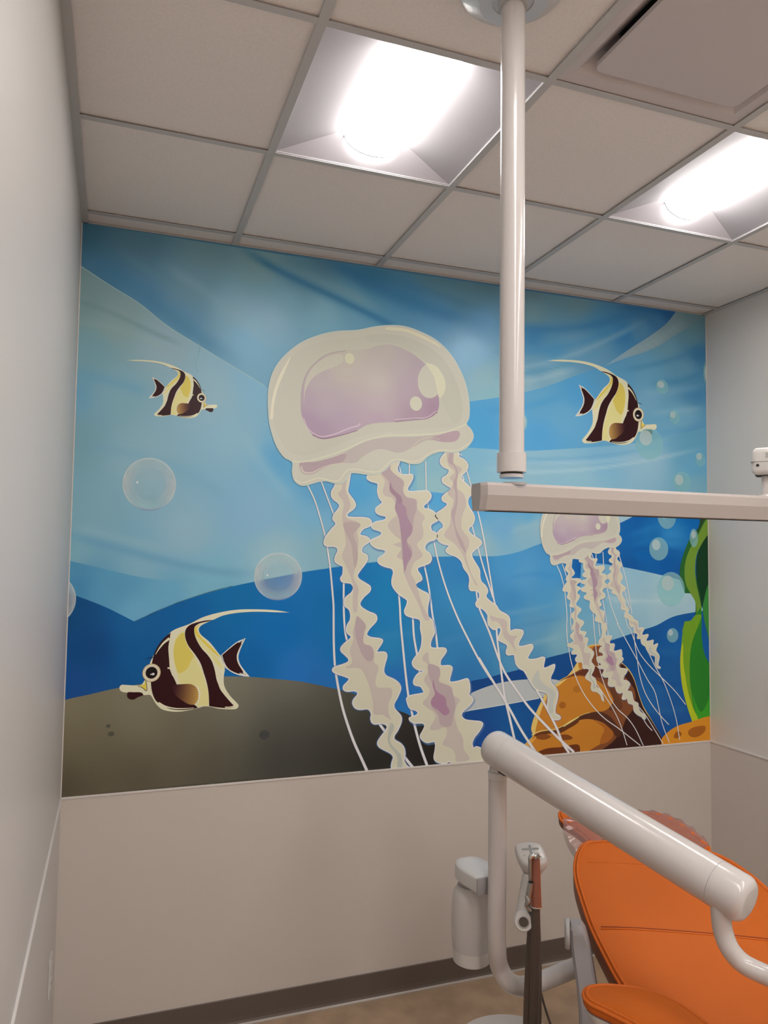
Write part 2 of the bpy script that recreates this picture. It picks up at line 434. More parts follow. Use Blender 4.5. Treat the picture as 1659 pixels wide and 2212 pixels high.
class Art:
    """collects flat inked shapes for one part of the mural"""
    def __init__(s, under=(112,150,175)): s.v = []; s.f = []; s.c = []; s.m = []; s.n = 0; s.under = c2l(np.array(under, float))
    def add(s, verts, faces, cols, veil, z):
        if veil and cols[:, :3].sum(1).min() > .25:   # a translucent ink also dims what it covers: use a paler ink
            al = cols[:, 3:4]; cols = np.column_stack([np.minimum(.95, cols[:, :3]+(1-al)*s.under*.8), al])
        s.v.append(np.column_stack([verts[:, 0], np.full(len(verts), Y0-DY*z), verts[:, 1]]))
        s.f += [tuple(i+s.n for i in f) for f in faces]
        s.c.append(cols); s.m += [1 if veil else 0]*len(faces); s.n += len(verts)
    def poly(s, poly, col, z, alpha=1, grid=0, n=5, T=None, raw=False, closed=True):
        P = list(poly) if raw else crom(poly, True, n)
        P = [(float(p[0]), float(p[1])) for p in P]
        if T is not None: P = [tuple(T@np.array([p[0], p[1], 1.0])) for p in P]
        P = clip(P)
        if len(P) < 3: return
        vs = [Vector(p) for p in P]; N = len(vs)
        if grid:
            A = np.array(P); xs = np.arange(A[:, 0].min(), A[:, 0].max(), grid)+grid*.37; zs = np.arange(A[:, 1].min(), A[:, 1].max(), grid)+grid*.41
            gx, gz = np.meshgrid(xs, zs); gx = gx.ravel(); gz = gz.ravel()
            ins = np.zeros(len(gx), bool); B = np.roll(A, -1, 0)
            for (a, b) in zip(A, B):
                if a[1] == b[1]: continue
                k = ((a[1] > gz) != (b[1] > gz)); xi = a[0]+(gz-a[1])*(b[0]-a[0])/(b[1]-a[1]); ins ^= k & (gx < xi)
            vs += [Vector((float(x), float(y))) for x, y in zip(gx[ins], gz[ins])]
        r = delaunay_2d_cdt(vs, [(i, (i+1) % N) for i in range(N)], [], 1, 1e-6)
        ov = np.array([[q.x, q.y] for q in r[0]]); fs = [tuple(f) for f in r[2]]
        if not len(fs): return
        if callable(col):
            u, v = todisp(ov[:, 0], ov[:, 1]); C = col(u, v, ov)
            if C.shape[1] == 3: C = np.column_stack([c2l(C), np.full(len(ov), alpha)])
        else: C = np.tile(np.append(c2l(np.array(col, float)), alpha), (len(ov), 1))
        s.add(ov, fs, C, alpha < 1 or C[:, 3].min() < .999, z)
    def line(s, pts, w0, w1, col, z, alpha=1, T=None, n=6, smooth=True, taper=False):
        """w0, w1 in metres"""
        P = crom(pts, False, n) if smooth else [np.array(p[:2]) for p in pts]
        P = [np.array(p[:2], float) for p in P]
        if T is not None: P = [T@np.array([p[0], p[1], 1.0]) for p in P]
        L = []; R = []
        for i, p in enumerate(P):
            d = P[min(i+1, len(P)-1)]-P[max(i-1, 0)]; d = d/max(1e-9, np.linalg.norm(d)); nn = np.array([-d[1], d[0]])
            f = i/(len(P)-1); w_ = w0+(w1-w0)*f
            if taper: w_ *= max(.03, math.sin(math.pi*f)**.7)
            L.append(p+nn*w_/2); R.append(p-nn*w_/2)
        s.poly([tuple(q) for q in L+R[::-1]], col, z, alpha, raw=True)
    def ellipse(s, c, rx, ry, col, z, alpha=1, T=None, N=36, a0=0):
        P = [(c[0]+rx*math.cos(2*math.pi*k/N), c[1]+ry*math.sin(2*math.pi*k/N)) for k in range(N)]
        if a0: P = [(c[0]+(x-c[0])*math.cos(a0)-(y-c[1])*math.sin(a0), c[1]+(x-c[0])*math.sin(a0)+(y-c[1])*math.cos(a0)) for x, y in P]
        s.poly(P, col, z, alpha, raw=True, T=T)
    def build(s, name, parent, label=None):
        me = bpy.data.meshes.new(name)
        v = np.concatenate(s.v)
        if parent: v = v-np.array(rootloc(parent))
        me.from_pydata(v.tolist(), [], s.f)
        for k in ('ink', 'veil'): me.materials.append(M[k])
        me.polygons.foreach_set('material_index', s.m)
        a = me.color_attributes.new('ink', 'FLOAT_COLOR', 'POINT')
        a.data.foreach_set('color', np.concatenate(s.c).astype(np.float32).ravel())
        bm = bmesh.new(); bm.from_mesh(me)
        bm.normal_update()
        for f in bm.faces:
            if f.normal.y > 0: f.normal_flip()
        bm.to_mesh(me); bm.free()
        o = bpy.data.objects.new(name, me); COL.objects.link(o)
        if parent: o.parent = parent
        if label: o['label'] = label
        return o
def idw(anch, strokes=(), p=3.0, soft=150):
    A = np.array(anch, float)
    def f(u, v, ov=None):
        W_ = np.zeros(len(u)); C = np.zeros((len(u), 3))
        for x, y, r_, g_, b_ in A:
            k = 1/(((u-x)**2+(v-y)**2)+soft)**(p/2); W_ += k; C += k[:, None]*np.array([r_, g_, b_])
        C /= W_[:, None]
        for pts, wd, col, al in strokes:
            q = np.array(crom(pts, False, 4)); D = np.full(len(u), 1e9); F = np.zeros(len(u)); nseg = len(q)-1
            for i in range(nseg):
                a, b = q[i], q[i+1]; ab = b-a; t = np.clip(((u-a[0])*ab[0]+(v-a[1])*ab[1])/(ab@ab), 0, 1)
                d = np.hypot(u-a[0]-t*ab[0], v-a[1]-t*ab[1]); m = d < D; D[m] = d[m]; F[m] = (i+t[m])/nseg
            fade = np.clip(np.minimum(F, 1-F)*5, 0, 1)
            k = al*np.exp(-(D/wd)**2)*fade
            C = C*(1-k[:, None])+np.array(col)*k[:, None]
        return C
    return f
MUR = Art()
# -- open water, left and middle
base_anch = [(150,560,115,145,150),(180,650,115,145,150),(250,700,125,152,155),(200,760,110,150,163),(350,740,130,158,170),(160,850,100,148,173),(250,850,115,155,170),
 (160,950,108,147,160),(300,980,122,158,173),(450,850,125,160,176),(500,950,120,160,180),(560,820,112,158,183),(200,1100,113,153,168),(400,1150,124,160,178),
 (550,1100,115,156,184),(620,1000,90,150,185),(700,1100,105,158,188),(600,1200,130,165,178),(720,1180,122,162,176),(770,1060,72,145,190),(800,1130,92,152,190),(700,1050,85,146,185),
 (160,1200,112,155,172),(300,1230,112,155,175),(170,1250,78,135,168),(240,1290,80,140,172),(290,1320,95,150,180),(380,1290,92,148,176),(460,1262,105,157,178),(810,1190,128,165,180),
 (880,1020,105,160,185),(930,1030,125,165,178),(930,1180,125,165,178)]
base_str = [([(130,640),(230,672),(330,718),(400,748)],5,(98,132,138),.5),([(140,690),(260,712),(380,765)],7,(135,160,160),.35),([(150,800),(260,830),(330,850)],14,(90,143,172),.4),
 ([(160,960),(300,985),(420,1030),(520,1100)],16,(100,148,172),.35),([(560,960),(620,1010),(680,1075),(740,1110)],16,(78,142,182),.5),([(520,930),(570,1010),(640,1090)],12,(128,166,182),.4),
 ([(120,1148),(230,1178),(360,1212),(470,1235),(570,1240)],9,(92,142,170),.75),([(140,1132),(250,1160),(380,1193)],10,(128,164,178),.5),([(340,1262),(450,1272),(530,1262)],7,(90,146,176),.5),
 ([(440,980),(520,1020),(600,1080),(660,1150)],22,(118,158,178),.3)]
MUR.poly([(MX0, MZ0), (MX1, MZ0), (MX1, MZ1), (MX0, MZ1)], idw(base_anch, base_str), 0, grid=.011, raw=True)
# -- upper water with light rays
upA = [(180,500,62,108,135),(300,520,80,120,142),(450,545,100,136,150),(560,570,108,145,155),(230,600,68,115,148),(300,640,80,125,158),(400,690,90,135,163),(420,620,100,138,158),(500,660,112,152,172),
 (590,690,112,152,176),(540,730,105,155,182),(650,600,88,132,155),(620,650,105,150,170),(800,600,62,120,152),(760,650,96,145,170),(880,640,70,125,160),(950,600,80,122,142),(950,690,78,132,170),(1000,640,82,122,140),(1050,600,82,118,134),
 (1040,700,90,140,178),(1020,760,118,165,198),(1050,820,130,168,182),(700,680,110,155,175),(1150,620,90,122,137),(1250,650,95,132,147),(1380,650,60,108,148),(1440,670,30,82,138),(1150,680,100,138,152),(1150,730,60,122,168),(1300,705,65,127,168),
 (1350,720,50,116,168),(1200,770,72,135,176),(1150,785,95,143,172),(1250,755,95,143,175),(1130,825,125,163,182),(1200,800,120,160,178),(1290,760,90,140,172),(1420,690,60,115,160),(1380,715,75,128,165),(1060,850,125,168,182),(700,560,80,122,145)]
upS = [([(510,528),(580,572),(660,612),(740,650),(830,695),(900,735)],9,(48,105,145),.85),([(560,545),(650,590),(740,630),(830,672)],11,(105,145,160),.5),
 ([(680,545),(760,590),(850,635),(950,675),(1060,700)],20,(50,108,150),.75),([(760,570),(850,608),(960,640),(1060,672)],14,(55,110,150),.4),([(880,590),(960,625),(1060,660)],12,(86,128,148),.5),
 ([(150,530),(240,590),(340,660),(430,730),(530,795)],20,(66,118,152),.55),([(330,560),(430,620),(520,690),(600,760)],12,(118,155,172),.4),([(250,540),(360,610),(450,680)],10,(95,138,158),.35),
 ([(1060,800),(1150,790),(1240,765),(1330,725),(1400,690)],5,(118,160,182),.7),([(1060,815),(1160,803),(1260,776),(1340,740)],4,(80,140,175),.7),([(1060,700),(1180,712),(1290,700),(1380,672),(1440,650)],10,(50,112,162),.6),
 ([(1060,760),(1170,758),(1270,735),(1350,700)],8,(62,128,175),.5),([(1060,835),(1160,820),(1250,795)],5,(140,172,185),.6),([(1330,655),(1400,665),(1450,672)],8,(35,90,145),.6)]
MUR.poly(PX([(120,400,'c'),(120,545,'c'),(172,572),(240,618),(300,655),(360,703),(430,747),(500,790),(570,832),(640,880),(800,900,'c'),(1012,868),(1080,858),(1170,838),(1250,809),(1307,790),(1330,778,'c'),(1420,735),(1480,700,'c'),(1490,560,'c')]),
         idw(upA, upS), 1, grid=.011)
MUR.line(PX([(150,560),(240,618),(300,655),(360,703),(430,747),(500,790),(570,832)]), .003, .003, (140,168,172), 2)
MUR.line(PX([(425,735),(432,748),(424,790),(428,805)]), .003, .003, (120,168,185), 2, alpha=.5)
# -- right side water below the ray
rA = [(1020,930,70,146,196),(1160,870,88,150,188),(1160,950,75,146,196),(1220,900,90,152,190),(1250,850,72,142,190),(1310,820,75,138,180),(1400,800,88,144,176),(1500,725,90,134,153),(1510,765,55,112,155),(1480,800,88,140,170),(1500,850,62,122,164),
 (1480,900,108,158,182),(1400,870,100,150,180),(1500,1000,85,145,182),(1450,950,100,155,185),(1500,940,75,132,172),(1500,700,95,135,150),(1440,750,95,142,165),(1340,800,80,138,175),(1500,1060,100,150,175),(1100,870,80,148,192)]
rS = [([(1340,800),(1400,790),(1470,770),(1530,735)],6,(55,115,158),.5),([(1400,830),(1470,822),(1530,800)],7,(55,118,160),.6),([(1380,850),(1450,846),(1530,830)],8,(112,158,182),.5),([(1400,895),(1460,888),(1530,880)],6,(120,165,185),.5),
 ([(1330,900),(1430,905),(1530,905)],7,(90,148,182),.5),([(1330,935),(1430,935),(1530,920)],7,(80,140,178),.5),([(1030,890),(1130,880),(1230,850)],8,(62,138,188),.5)]
MUR.poly(PX([(940,880,'c'),(1012,868),(1080,858),(1170,838),(1250,809),(1307,790,'c'),(1345,776),(1413,752),(1467,719),(1510,692),(1560,660,'c'),(1560,1180,'c'),(940,1180,'c')]), idw(rA, rS), 2, grid=.011)
MUR.poly(PX([(1307,790,'c'),(1358,755),(1402,727),(1440,698),(1459,674),(1475,650,'c'),(1540,665,'c'),(1510,692),(1467,719),(1413,752),(1345,776)]), idw([(1310,788,118,152,175),(1400,740,122,150,162),(1450,700,112,140,152),(1500,680,100,132,145)], [([(1330,775),(1420,735),(1480,690)], 5, (135,160,168), .5)]), 3, grid=.02)
cA = [(1020,985,112,163,188),(1100,1000,125,168,190),(1300,985,108,160,190),(1500,955,88,146,176),(1400,1000,128,168,190),(1100,1045,126,166,182),(1500,1060,108,155,175),(1250,1030,125,168,188),(1500,1000,90,150,182),(930,1000,118,163,180),(940,1050,128,168,178)]
cS = [([(1030,985),(1150,992),(1300,985),(1420,965),(1530,945)],4,(95,150,186),.6),([(1030,1010),(1150,1020),(1300,1010),(1420,990),(1530,965)],4,(150,182,196),.7),([(1130,1000),(1280,998),(1400,985)],4,(140,176,196),.6)]
MUR.poly(PX([(900,960,'c'),(1015,967),(1080,972),(1130,974),(1250,968),(1350,960),(1440,945),(1550,915,'c'),(1550,1180,'c'),(900,1180,'c')]), idw(cA, cS), 3, grid=.011)
dA = [(950,1075,72,146,192),(1030,1085,70,145,192),(1100,1090,74,146,192),(1090,1140,98,152,188),(960,1130,100,156,186),(940,1190,128,166,178),(1040,1180,125,163,178),(1130,1150,118,160,180),(1160,1140,125,163,180),(1140,1110,85,150,188),(880,1070,74,146,192),(900,1150,110,160,185),(1340,1115,140,170,185)]
MUR.poly(PX([(870,1058,'c'),(934,1063),(963,1066),(1040,1069),(1100,1074),(1250,1085,'c'),(1400,1085,'c'),(1400,1220,'c'),(870,1230,'c')]), idw(dA, [([(1100,1150),(1130,1140),(1170,1128)], 4, (135,168,182), .5)]), 4, grid=.012)
# -- deep blue hill
eA = [(150,1320,5,68,118),(200,1400,5,65,122),(300,1400,0,80,138),(290,1350,8,84,140),(400,1330,0,84,144),(500,1300,0,94,150),(600,1350,0,94,160),(650,1450,28,100,170),(150,1490,15,68,130),(740,1290,0,94,155),(760,1400,0,98,160),(810,1320,20,110,165),(850,1290,15,112,165),
 (830,1400,30,114,165),(860,1480,32,98,165),(950,1350,40,115,165),(1000,1300,48,124,175),(960,1420,42,114,165),(1000,1460,38,104,160),(1100,1220,62,134,185),(1100,1300,55,124,175),(1180,1300,65,134,180),(1160,1350,80,136,172),(1210,1385,105,152,172),(1150,1420,72,130,165),
 (1010,1230,40,115,170),(1130,1240,75,140,185),(1190,1240,62,134,185),(1230,1300,88,145,178),(1240,1360,110,155,172),(1380,1130,0,82,150),(1400,1150,15,98,162),(1450,1160,42,122,180),(1380,1200,0,90,160),(1500,1120,0,90,160),(1440,1215,0,80,150),(1480,1235,10,75,145),(1370,1215,5,75,140),(1260,1230,5,80,150),(720,1250,10,100,165),(680,1480,30,98,165),(540,1440,0,88,150)]
eS = [([(1350,1160),(1420,1138),(1500,1142)],6,(30,110,172),.5),([(1350,1190),(1420,1185),(1480,1195)],5,(5,78,145),.6),([(1350,1180),(1430,1165),(1500,1170)],5,(25,105,165),.5),([(1060,1330),(1140,1318),(1220,1300)],5,(95,150,180),.5),([(1070,1400),(1150,1390),(1220,1370)],5,(120,158,175),.5),
 ([(1090,1360),(1160,1345),(1220,1335)],4,(60,125,170),.5),([(800,1380),(850,1372),(900,1365)],8,(50,125,170),.4),([(940,1390),(1000,1375),(1050,1360)],7,(60,125,172),.4),([(1090,1250),(1150,1240),(1210,1245)],5,(50,122,178),.5)]
MUR.poly(PX([(110,1270,'c'),(165,1287),(225,1310),(260,1327),(291,1343,'c'),(365,1310),(435,1285),(505,1266),(547,1257),(655,1236),(700,1229),(741,1223),(789,1216),(815,1214),(870,1208),(931,1203),(980,1202),(1018,1201),(1074,1201),(1120,1192),(1160,1177),(1250,1150),(1340,1129),(1355,1122),(1379,1111),(1440,1098),(1560,1085,'c'),(1560,1660,'c'),(110,1760,'c')]),
         idw(eA, eS), 5, grid=.011)
MUR.line(PX([(291,1342),(365,1309),(435,1284),(505,1265),(547,1256),(655,1235),(741,1222),(815,1213)]), .003, .003, (110,165,195), 6, alpha=.6)
MUR.poly(PX([(120,1202,'c'),(146,1210),(225,1229),(295,1245),(379,1257),(455,1263),(505,1266,'c'),(435,1285),(365,1310),(291,1343,'c'),(260,1327),(225,1310),(165,1287),(110,1270,'c')]), idw([(150,1230,72,130,165),(165,1270,62,124,162),(250,1260,78,138,170),(290,1325,92,150,182),(360,1290,90,148,178),(440,1272,104,156,178),(230,1290,78,138,172)]), 6, grid=.02)
gA = [(1300,1228,100,152,180),(1350,1245,128,168,188),(1350,1290,135,170,185),(1450,1290,150,180,190),(1450,1325,138,170,186),(1350,1345,122,162,180),(1260,1380,105,152,172),(1265,1300,90,147,178),(1270,1255,85,145,180)]
MUR.poly(PX([(1255,1215,'c'),(1292,1217),(1346,1225),(1405,1237),(1467,1252),(1495,1259,'c'),(1520,1322,'c'),(1454,1332),(1417,1351),(1390,1360),(1330,1380),(1235,1408,'c'),(1250,1300)]), idw(gA, [([(1290,1290),(1380,1300),(1490,1295)], 4, (168,190,195), .5), ([(1290,1270),(1380,1275),(1480,1275)], 4, (125,165,185), .5)]), 6, grid=.015)
fA = [(1100,1560,16,76,136),(1050,1600,20,64,130),(1030,1485,10,60,120),(1200,1435,10,65,125),(1130,1458,8,60,122),(1350,1420,10,70,130),(1400,1500,25,85,145),(1450,1560,20,76,140),(1480,1450,20,80,140),(1480,1380,15,85,150),(1500,1340,10,75,140),(1420,1600,15,60,125),(1370,1390,5,72,135),(1250,1450,10,65,125)]
MUR.poly(PX([(985,1490),(1060,1462),(1121,1446),(1150,1435),(1176,1423),(1225,1410),(1300,1390),(1330,1380),(1390,1360),(1417,1351),(1454,1332),(1501,1322),(1560,1312,'c'),(1560,1660,'c'),(985,1680,'c')]), idw(fA, [([(1390,1400),(1450,1408),(1500,1400)], 8, (28,92,150), .5), ([(1390,1530),(1440,1535),(1490,1530)], 9, (35,92,145), .5), ([(1390,1470),(1450,1478),(1500,1470)], 5, (10,66,128), .5)]), 7, grid=.015)
MUR.poly(PX([(985,1520),(1012,1500),(1041,1487),(1079,1475),(1118,1469),(1150,1467),(1200,1468),(1230,1480),(1200,1498),(1164,1507),(1087,1521),(1040,1529),(985,1538)]), (160,166,168), 8)
MUR.line(PX([(985,1539),(1040,1530),(1087,1522),(1164,1508)]), .004, .004, (178,185,185), 9)
# -- sea bed
sA = [(140,1530,122,117,95),(300,1490,120,116,98),(500,1475,120,118,105),(640,1480,112,112,102),(160,1600,104,98,78),(300,1560,112,108,90),(500,1540,102,102,90),(640,1550,72,74,68),(140,1700,70,62,50),(300,1680,74,68,56),(450,1650,70,66,56),(600,1640,52,54,52),(700,1620,46,46,44),(750,1540,62,62,54),
 (850,1560,46,42,38),(800,1640,32,32,30),(900,1620,30,28,28),(980,1640,24,22,22),(700,1510,88,86,76),(620,1600,58,60,58),(230,1640,88,82,66),(400,1600,96,92,76)]
MUR.poly(PX([(100,1530,'c'),(137,1513),(193,1500),(240,1489),(300,1478),(380,1468),(440,1463),(484,1461),(539,1462),(590,1466),(640,1471),(660,1474),(721,1487),(768,1499),(820,1516),(864,1536),(881,1543),(930,1575),(975,1612),(1000,1665,'c'),(100,1790,'c')]), idw(sA, soft=5000), 8, grid=.02)
for x, y, rx, ry in ((234,1568,4.5,3.6),(240,1585,6.5,5),(571,1587,11.5,10),(457,1689,7,5)):
    p = wallpt(x, y); MUR.ellipse(p, rx*.0018, ry*.0018, (72,72,62) if x < 500 else (58,60,60), 9)
mural = MUR.build('wall_mural', None)
tag(mural, 'large underwater wall mural with jellyfish and striped fish on the back wall', 'mural')

# -- coral rocks
R1 = Art()
G7 = (1010, 1300, 6.504); S5 = (1180, 1340, 5.53); S6 = (1330, 1090, 4.022)
out = Z(*S5, [(495,310),(540,290),(620,285),(680,300),(760,330),(840,410),(900,500),(980,580),(1040,680),(1080,800),(1110,900),(1160,1030),(1250,1180),(1400,1440),(1430,1500,'c'),(700,1600,'c')])+Z(*G7, [(760,2200,'c'),(790,2020),(870,1930),(912,1880),(890,1790),(915,1665),(970,1530),(1030,1400),(1100,1280),(1180,1200),(1250,1150),(1380,1060),(1480,940),(1561,825)])+Z(*S5, [(330,560),(372,490),(420,430)])
R1.poly(out, (205,168,95), 9.30)
R1.poly(Z(*S5, [(510,318),(560,302),(630,300),(760,335),(900,520),(980,600),(1040,700),(1110,920),(1160,1050),(1400,1440),(1430,1500,'c'),(-100,1650,'c')])+Z(*G7, [(800,2060),(880,1940),(940,1860),(960,1760),(1000,1620),(1050,1470),(1130,1320),(1200,1225),(1300,1160),(1420,1060),(1561,960)])+Z(*S5, [(380,520),(450,420),(540,380),(545,350)]), (172,112,38), 9.60)
R1.poly(Z(*S5, [(160,720),(300,640),(430,570),(550,540),(520,440),(540,380),(560,320),(640,310),(760,335),(900,520),(980,600),(1040,700),(1110,920),(1160,1050),(1400,1440),(1430,1500,'c'),(500,1560,'c'),(640,1480),(740,1440),(800,1350),(720,1250),(600,1190),(430,1180),(350,1200),(300,1230),(420,1130),(560,1100),(700,1075),(800,990),(780,900),(720,810),(640,740),(560,700),(450,670),(330,665)]), (112,66,38), 9.90)
R1.poly(Z(*S5, [(180,712),(300,650),(480,575),(620,545),(700,600),(760,700),(600,680),(450,655),(330,652)]), (88,44,28), 10.20)
R1.poly(Z(*S5, [(900,520),(980,600),(1040,700),(1110,920),(1160,1050),(1250,1190),(1400,1440),(1430,1500,'c'),(640,1560,'c'),(800,1440),(900,1300),(950,1170),(1020,1080),(1060,960),(1050,830),(960,700),(880,600)]), (50,26,24), 10.50)
R1.poly(Z(*S5, [(740,720),(800,800),(860,900),(900,980),(900,1050),(800,1080),(740,1060),(800,960),(760,850)]), (92,54,34), 10.80)
R1.poly(Z(*S5, [(150,1290),(300,1200),(430,1130),(560,1095),(640,1090),(760,1150),(850,1260),(900,1330),(850,1400),(800,1350),(700,1240),(560,1185),(420,1185),(300,1235),(200,1320),(100,1350)]), (72,40,28), 11.10)
R1.poly(Z(*S5, [(560,1190),(700,1245),(800,1350),(760,1430),(640,1475),(650,1400),(690,1300)]), (150,88,34), 11.40)
R1.poly(Z(*G7, [(925,1880),(1000,1835),(1150,1805),(1250,1800),(1400,1720),(1561,1630),(1561,1680),(1400,1790),(1300,1840),(1150,1850),(1020,1880)]), (88,48,26), 11.70)
R1.poly(Z(*G7, [(955,1900),(1000,1870),(1100,1860),(1170,1890),(1100,1930),(1000,1930)]), (118,66,28), 12.00)
R1.poly(Z(*G7, [(1290,1880),(1400,1865),(1475,1915),(1390,1940),(1310,1930)]), (112,60,26), 12.30)
R1.poly(Z(*G7, [(960,2130),(1100,2060),(1300,2040),(1561,2010),(1561,2140),(1200,2180)]), (92,46,22), 12.60)
R1.poly(Z(*G7, [(800,2010),(900,1930),(960,1900),(930,1950),(860,2030)]), (190,140,60), 12.90)
R1.line(Z(*G7, [(895,1870),(960,1835),(1040,1810),(1150,1798),(1230,1785),(1330,1745),(1450,1670),(1561,1615)])+Z(*S5, [(200,1270),(300,1200),(420,1130),(520,1100)]), .004, .002, (215,185,120), 13.20)
R1.line(Z(*S5, [(160,715),(300,640),(430,570),(540,545),(680,560)]), .003, .002, (210,165,100), 13.50)
for (fx, fy, rx, ry, fr) in ((1330,1450,62,52,G7),):
    R1.ellipse(Z(*fr, [(fx, fy)])[0], rx/6.504*.00175, ry/6.504*.0019, (150,92,28), 13.80)
R1.ellipse(Z(*S5, [(365,820)])[0], .022, .016, (155,98,32), 14.10)
R1.ellipse(Z(*S5, [(190,1012)])[0], .018, .015, (142,84,26), 14.40)
R1.build('coral_rock', mural, 'ochre coral rock print')
R2 = Art()
R2.poly(Z(*S6, [(395,2040),(440,1985),(500,1940),(560,1912),(640,1890),(720,1862),(830,1848),(850,2100,'c'),(400,2120,'c')]), (190,126,36), 13)
R2.poly(Z(*S6, [(500,2020),(520,1975),(545,1965),(570,1990),(560,2010),(530,2030)]), (140,80,24), 13.5)
R2.poly(Z(*S6, [(625,1975),(650,1945),(710,1925),(775,1925),(775,1960),(740,2000),(690,2020),(640,2010)]), (145,84,26), 13.5)
R2.build('coral_rock', mural, 'small ochre coral rock print in the corner')
W = Art()
W.poly(Z(*S6, [(755,60),(720,190),(650,280),(600,390),(565,500),(553,600),(570,690),(600,770,'c'),(650,775),(685,830),(692,900),(690,960),(720,960),(745,900),(740,830),(710,700),(690,600),(690,500),(700,400),(740,320),(810,250),(810,60)]), (32,88,38), 9.35)
W.poly(Z(*S6, [(745,60),(720,190),(665,290),(690,270),(760,150),(800,60)]), (35,60,30), 9.70)
W.poly(Z(*S6, [(820,80),(760,170),(700,290),(640,390),(605,490),(595,600),(610,700),(650,775),(690,850),(695,960),(650,1005),(595,1015,'c'),(580,1120),(700,1090),(735,1010),(742,900),(720,790),(697,680),(688,560),(700,440),(740,350),(820,240)]), (98,132,45), 10.05)
W.poly(Z(*S6, [(820,250),(740,350),(705,440),(695,560),(705,680),(730,790),(745,890),(770,800),(800,690),(830,500)]), (12,52,28), 10.40)
W.poly(Z(*S6, [(595,1015,'c'),(580,1100),(565,1250),(558,1400),(575,1560),(610,1720),(665,1890,'c'),(845,1850,'c'),(830,1430),(770,1300),(745,1150),(745,1000),(735,900),(690,960),(650,1005)]), (36,112,36), 10.75)
W.poly(Z(*S6, [(595,1015,'c'),(580,1100),(565,1250),(558,1400),(575,1560),(610,1720),(665,1890,'c'),(700,1872),(670,1740),(645,1560),(640,1380),(655,1220),(690,1110),(720,1040),(740,960),(690,960),(650,1005)]), (98,140,32), 11.10)
W.poly(Z(*S6, [(650,1600),(680,1740),(715,1868),(835,1850),(835,1500),(800,1700),(740,1800),(690,1720)]), (52,140,38), 11.45)
W.poly(Z(*S6, [(557,1380),(572,1560),(608,1720),(663,1890,'c'),(712,1870),(665,1760),(625,1620),(600,1480),(585,1380),(580,1200),(566,1250)]), (158,172,34), 11.80)
W.poly(Z(*S6, [(830,640),(800,690),(770,800),(752,900),(765,1000),(800,1150),(840,1400),(840,640)]), (48,118,52), 12.15)
W.build('seaweed', mural, 'tall green seaweed print at the right edge')

# -- bubbles: three glassy ones on the left
def bubble(px, py, r, z=7):
    B = Art(); c = wallpt(px, py); k = np.linalg.norm(np.array(wallpt(px+r, py))-np.array(c)); ky = abs(wallpt(px, py+r)[1]-c[1]); N = 40
    def ring(f0, f1, a0, a1, col, arc=(0, 1), veilz=z):
        vs = []; cs = []; fs = []; n = int(N*(arc[1]-arc[0]))+1
        for q in range(n):
            th = 2*math.pi*(arc[0]+(arc[1]-arc[0])*q/(n-1)); env = 1 if arc == (0, 1) else math.sin(math.pi*q/(n-1))
            for f, a in ((f0, a0), (f1, a1)):
                vs.append((max(MX0, c[0]+k*f*math.cos(th)), c[1]+ky*f*math.sin(th))); cs.append(list(c2l(np.array(col, float)))+[a*env])
        for q in range(n-1): fs.append((2*q, 2*q+1, 2*q+3, 2*q+2))
        B.add(np.array(vs), fs, np.array(cs), True, veilz)
    ring(0, .55, .18, .24, (158,172,170)); ring(.55, .93, .24, .48, (166,180,166)); ring(.93, .975, .50, .70, (176,192,176)); ring(.975, 1.0, .70, 0, (185,200,190))
    ring(.5, .93, 0, .35, (185,186,155), (-.16, .14), z+1); ring(.55, .93, 0, .4, (185,190,160), (.36, .6), z+1)
    ring(.9, .985, .0, .6, (60,95,140), (.62, .9), z+1)
    ring(.35, .9, .0, .3, (120,155,178), (.62, .9), z+2)
    if px > 200: B.ellipse((c[0]-.45*k, c[1]+.05*ky), .004, .004, (205,215,200), z+3)
    return B
for (px, py, r, l) in ((323,1046,58,'glassy bubble print by the left wall'),(601,1245,52,'glassy bubble print below the upper left water'),(108,1295,57,'glassy bubble print cut by the left wall')):
    bubble(px, py, r).build('bubble', mural, l)
def spot(cx_, cy_, rx, ry, ix, iy, irx, iry, fr=S6, a=.45, label=None):
    B = Art((60,120,170)); c = Z(*fr, [(cx_, cy_)])[0]; e = Z(*fr, [(cx_+rx, cy_)])[0]; g = Z(*fr, [(cx_, cy_+ry)])[0]
    B.ellipse(c, abs(e[0]-c[0]), abs(g[1]-c[1]), (135,180,188), 20, alpha=a)
    c = Z(*fr, [(ix, iy)])[0]; e = Z(*fr, [(ix+irx, iy)])[0]; g = Z(*fr, [(ix, iy+iry)])[0]
    B.ellipse(c, abs(e[0]-c[0]), abs(g[1]-c[1]), (175,205,200), 22, alpha=.62)
    B.build('bubble', mural, label)
for a in ((370,385,82,100,348,350,36,46),(440,100,80,112,418,95,30,28),(478,735,118,150,448,682,52,66),(490,1135,50,63,472,1112,22,28),(675,290,36,80,672,262,20,34)): spot(*a, label='pale round bubble print')
S9 = (1250, 600, 3.687)
for a in ((660,870,50,57,650,852,28,27),(760,1112,43,55,747,1092,22,27),(560,1325,110,125,530,1275,50,60),(965,1450,40,55,955,1425,22,28),(818,1625,72,80,797,1610,33,42),(1012,760,24,90,1012,760,14,60)): spot(*a, fr=S9, a=.38, label='pale round bubble print')
spot(400,1021,24,52,398,1018,17,42, fr=(1000, 580, 3.072), a=.6, label='pale bubble print beside the white post')

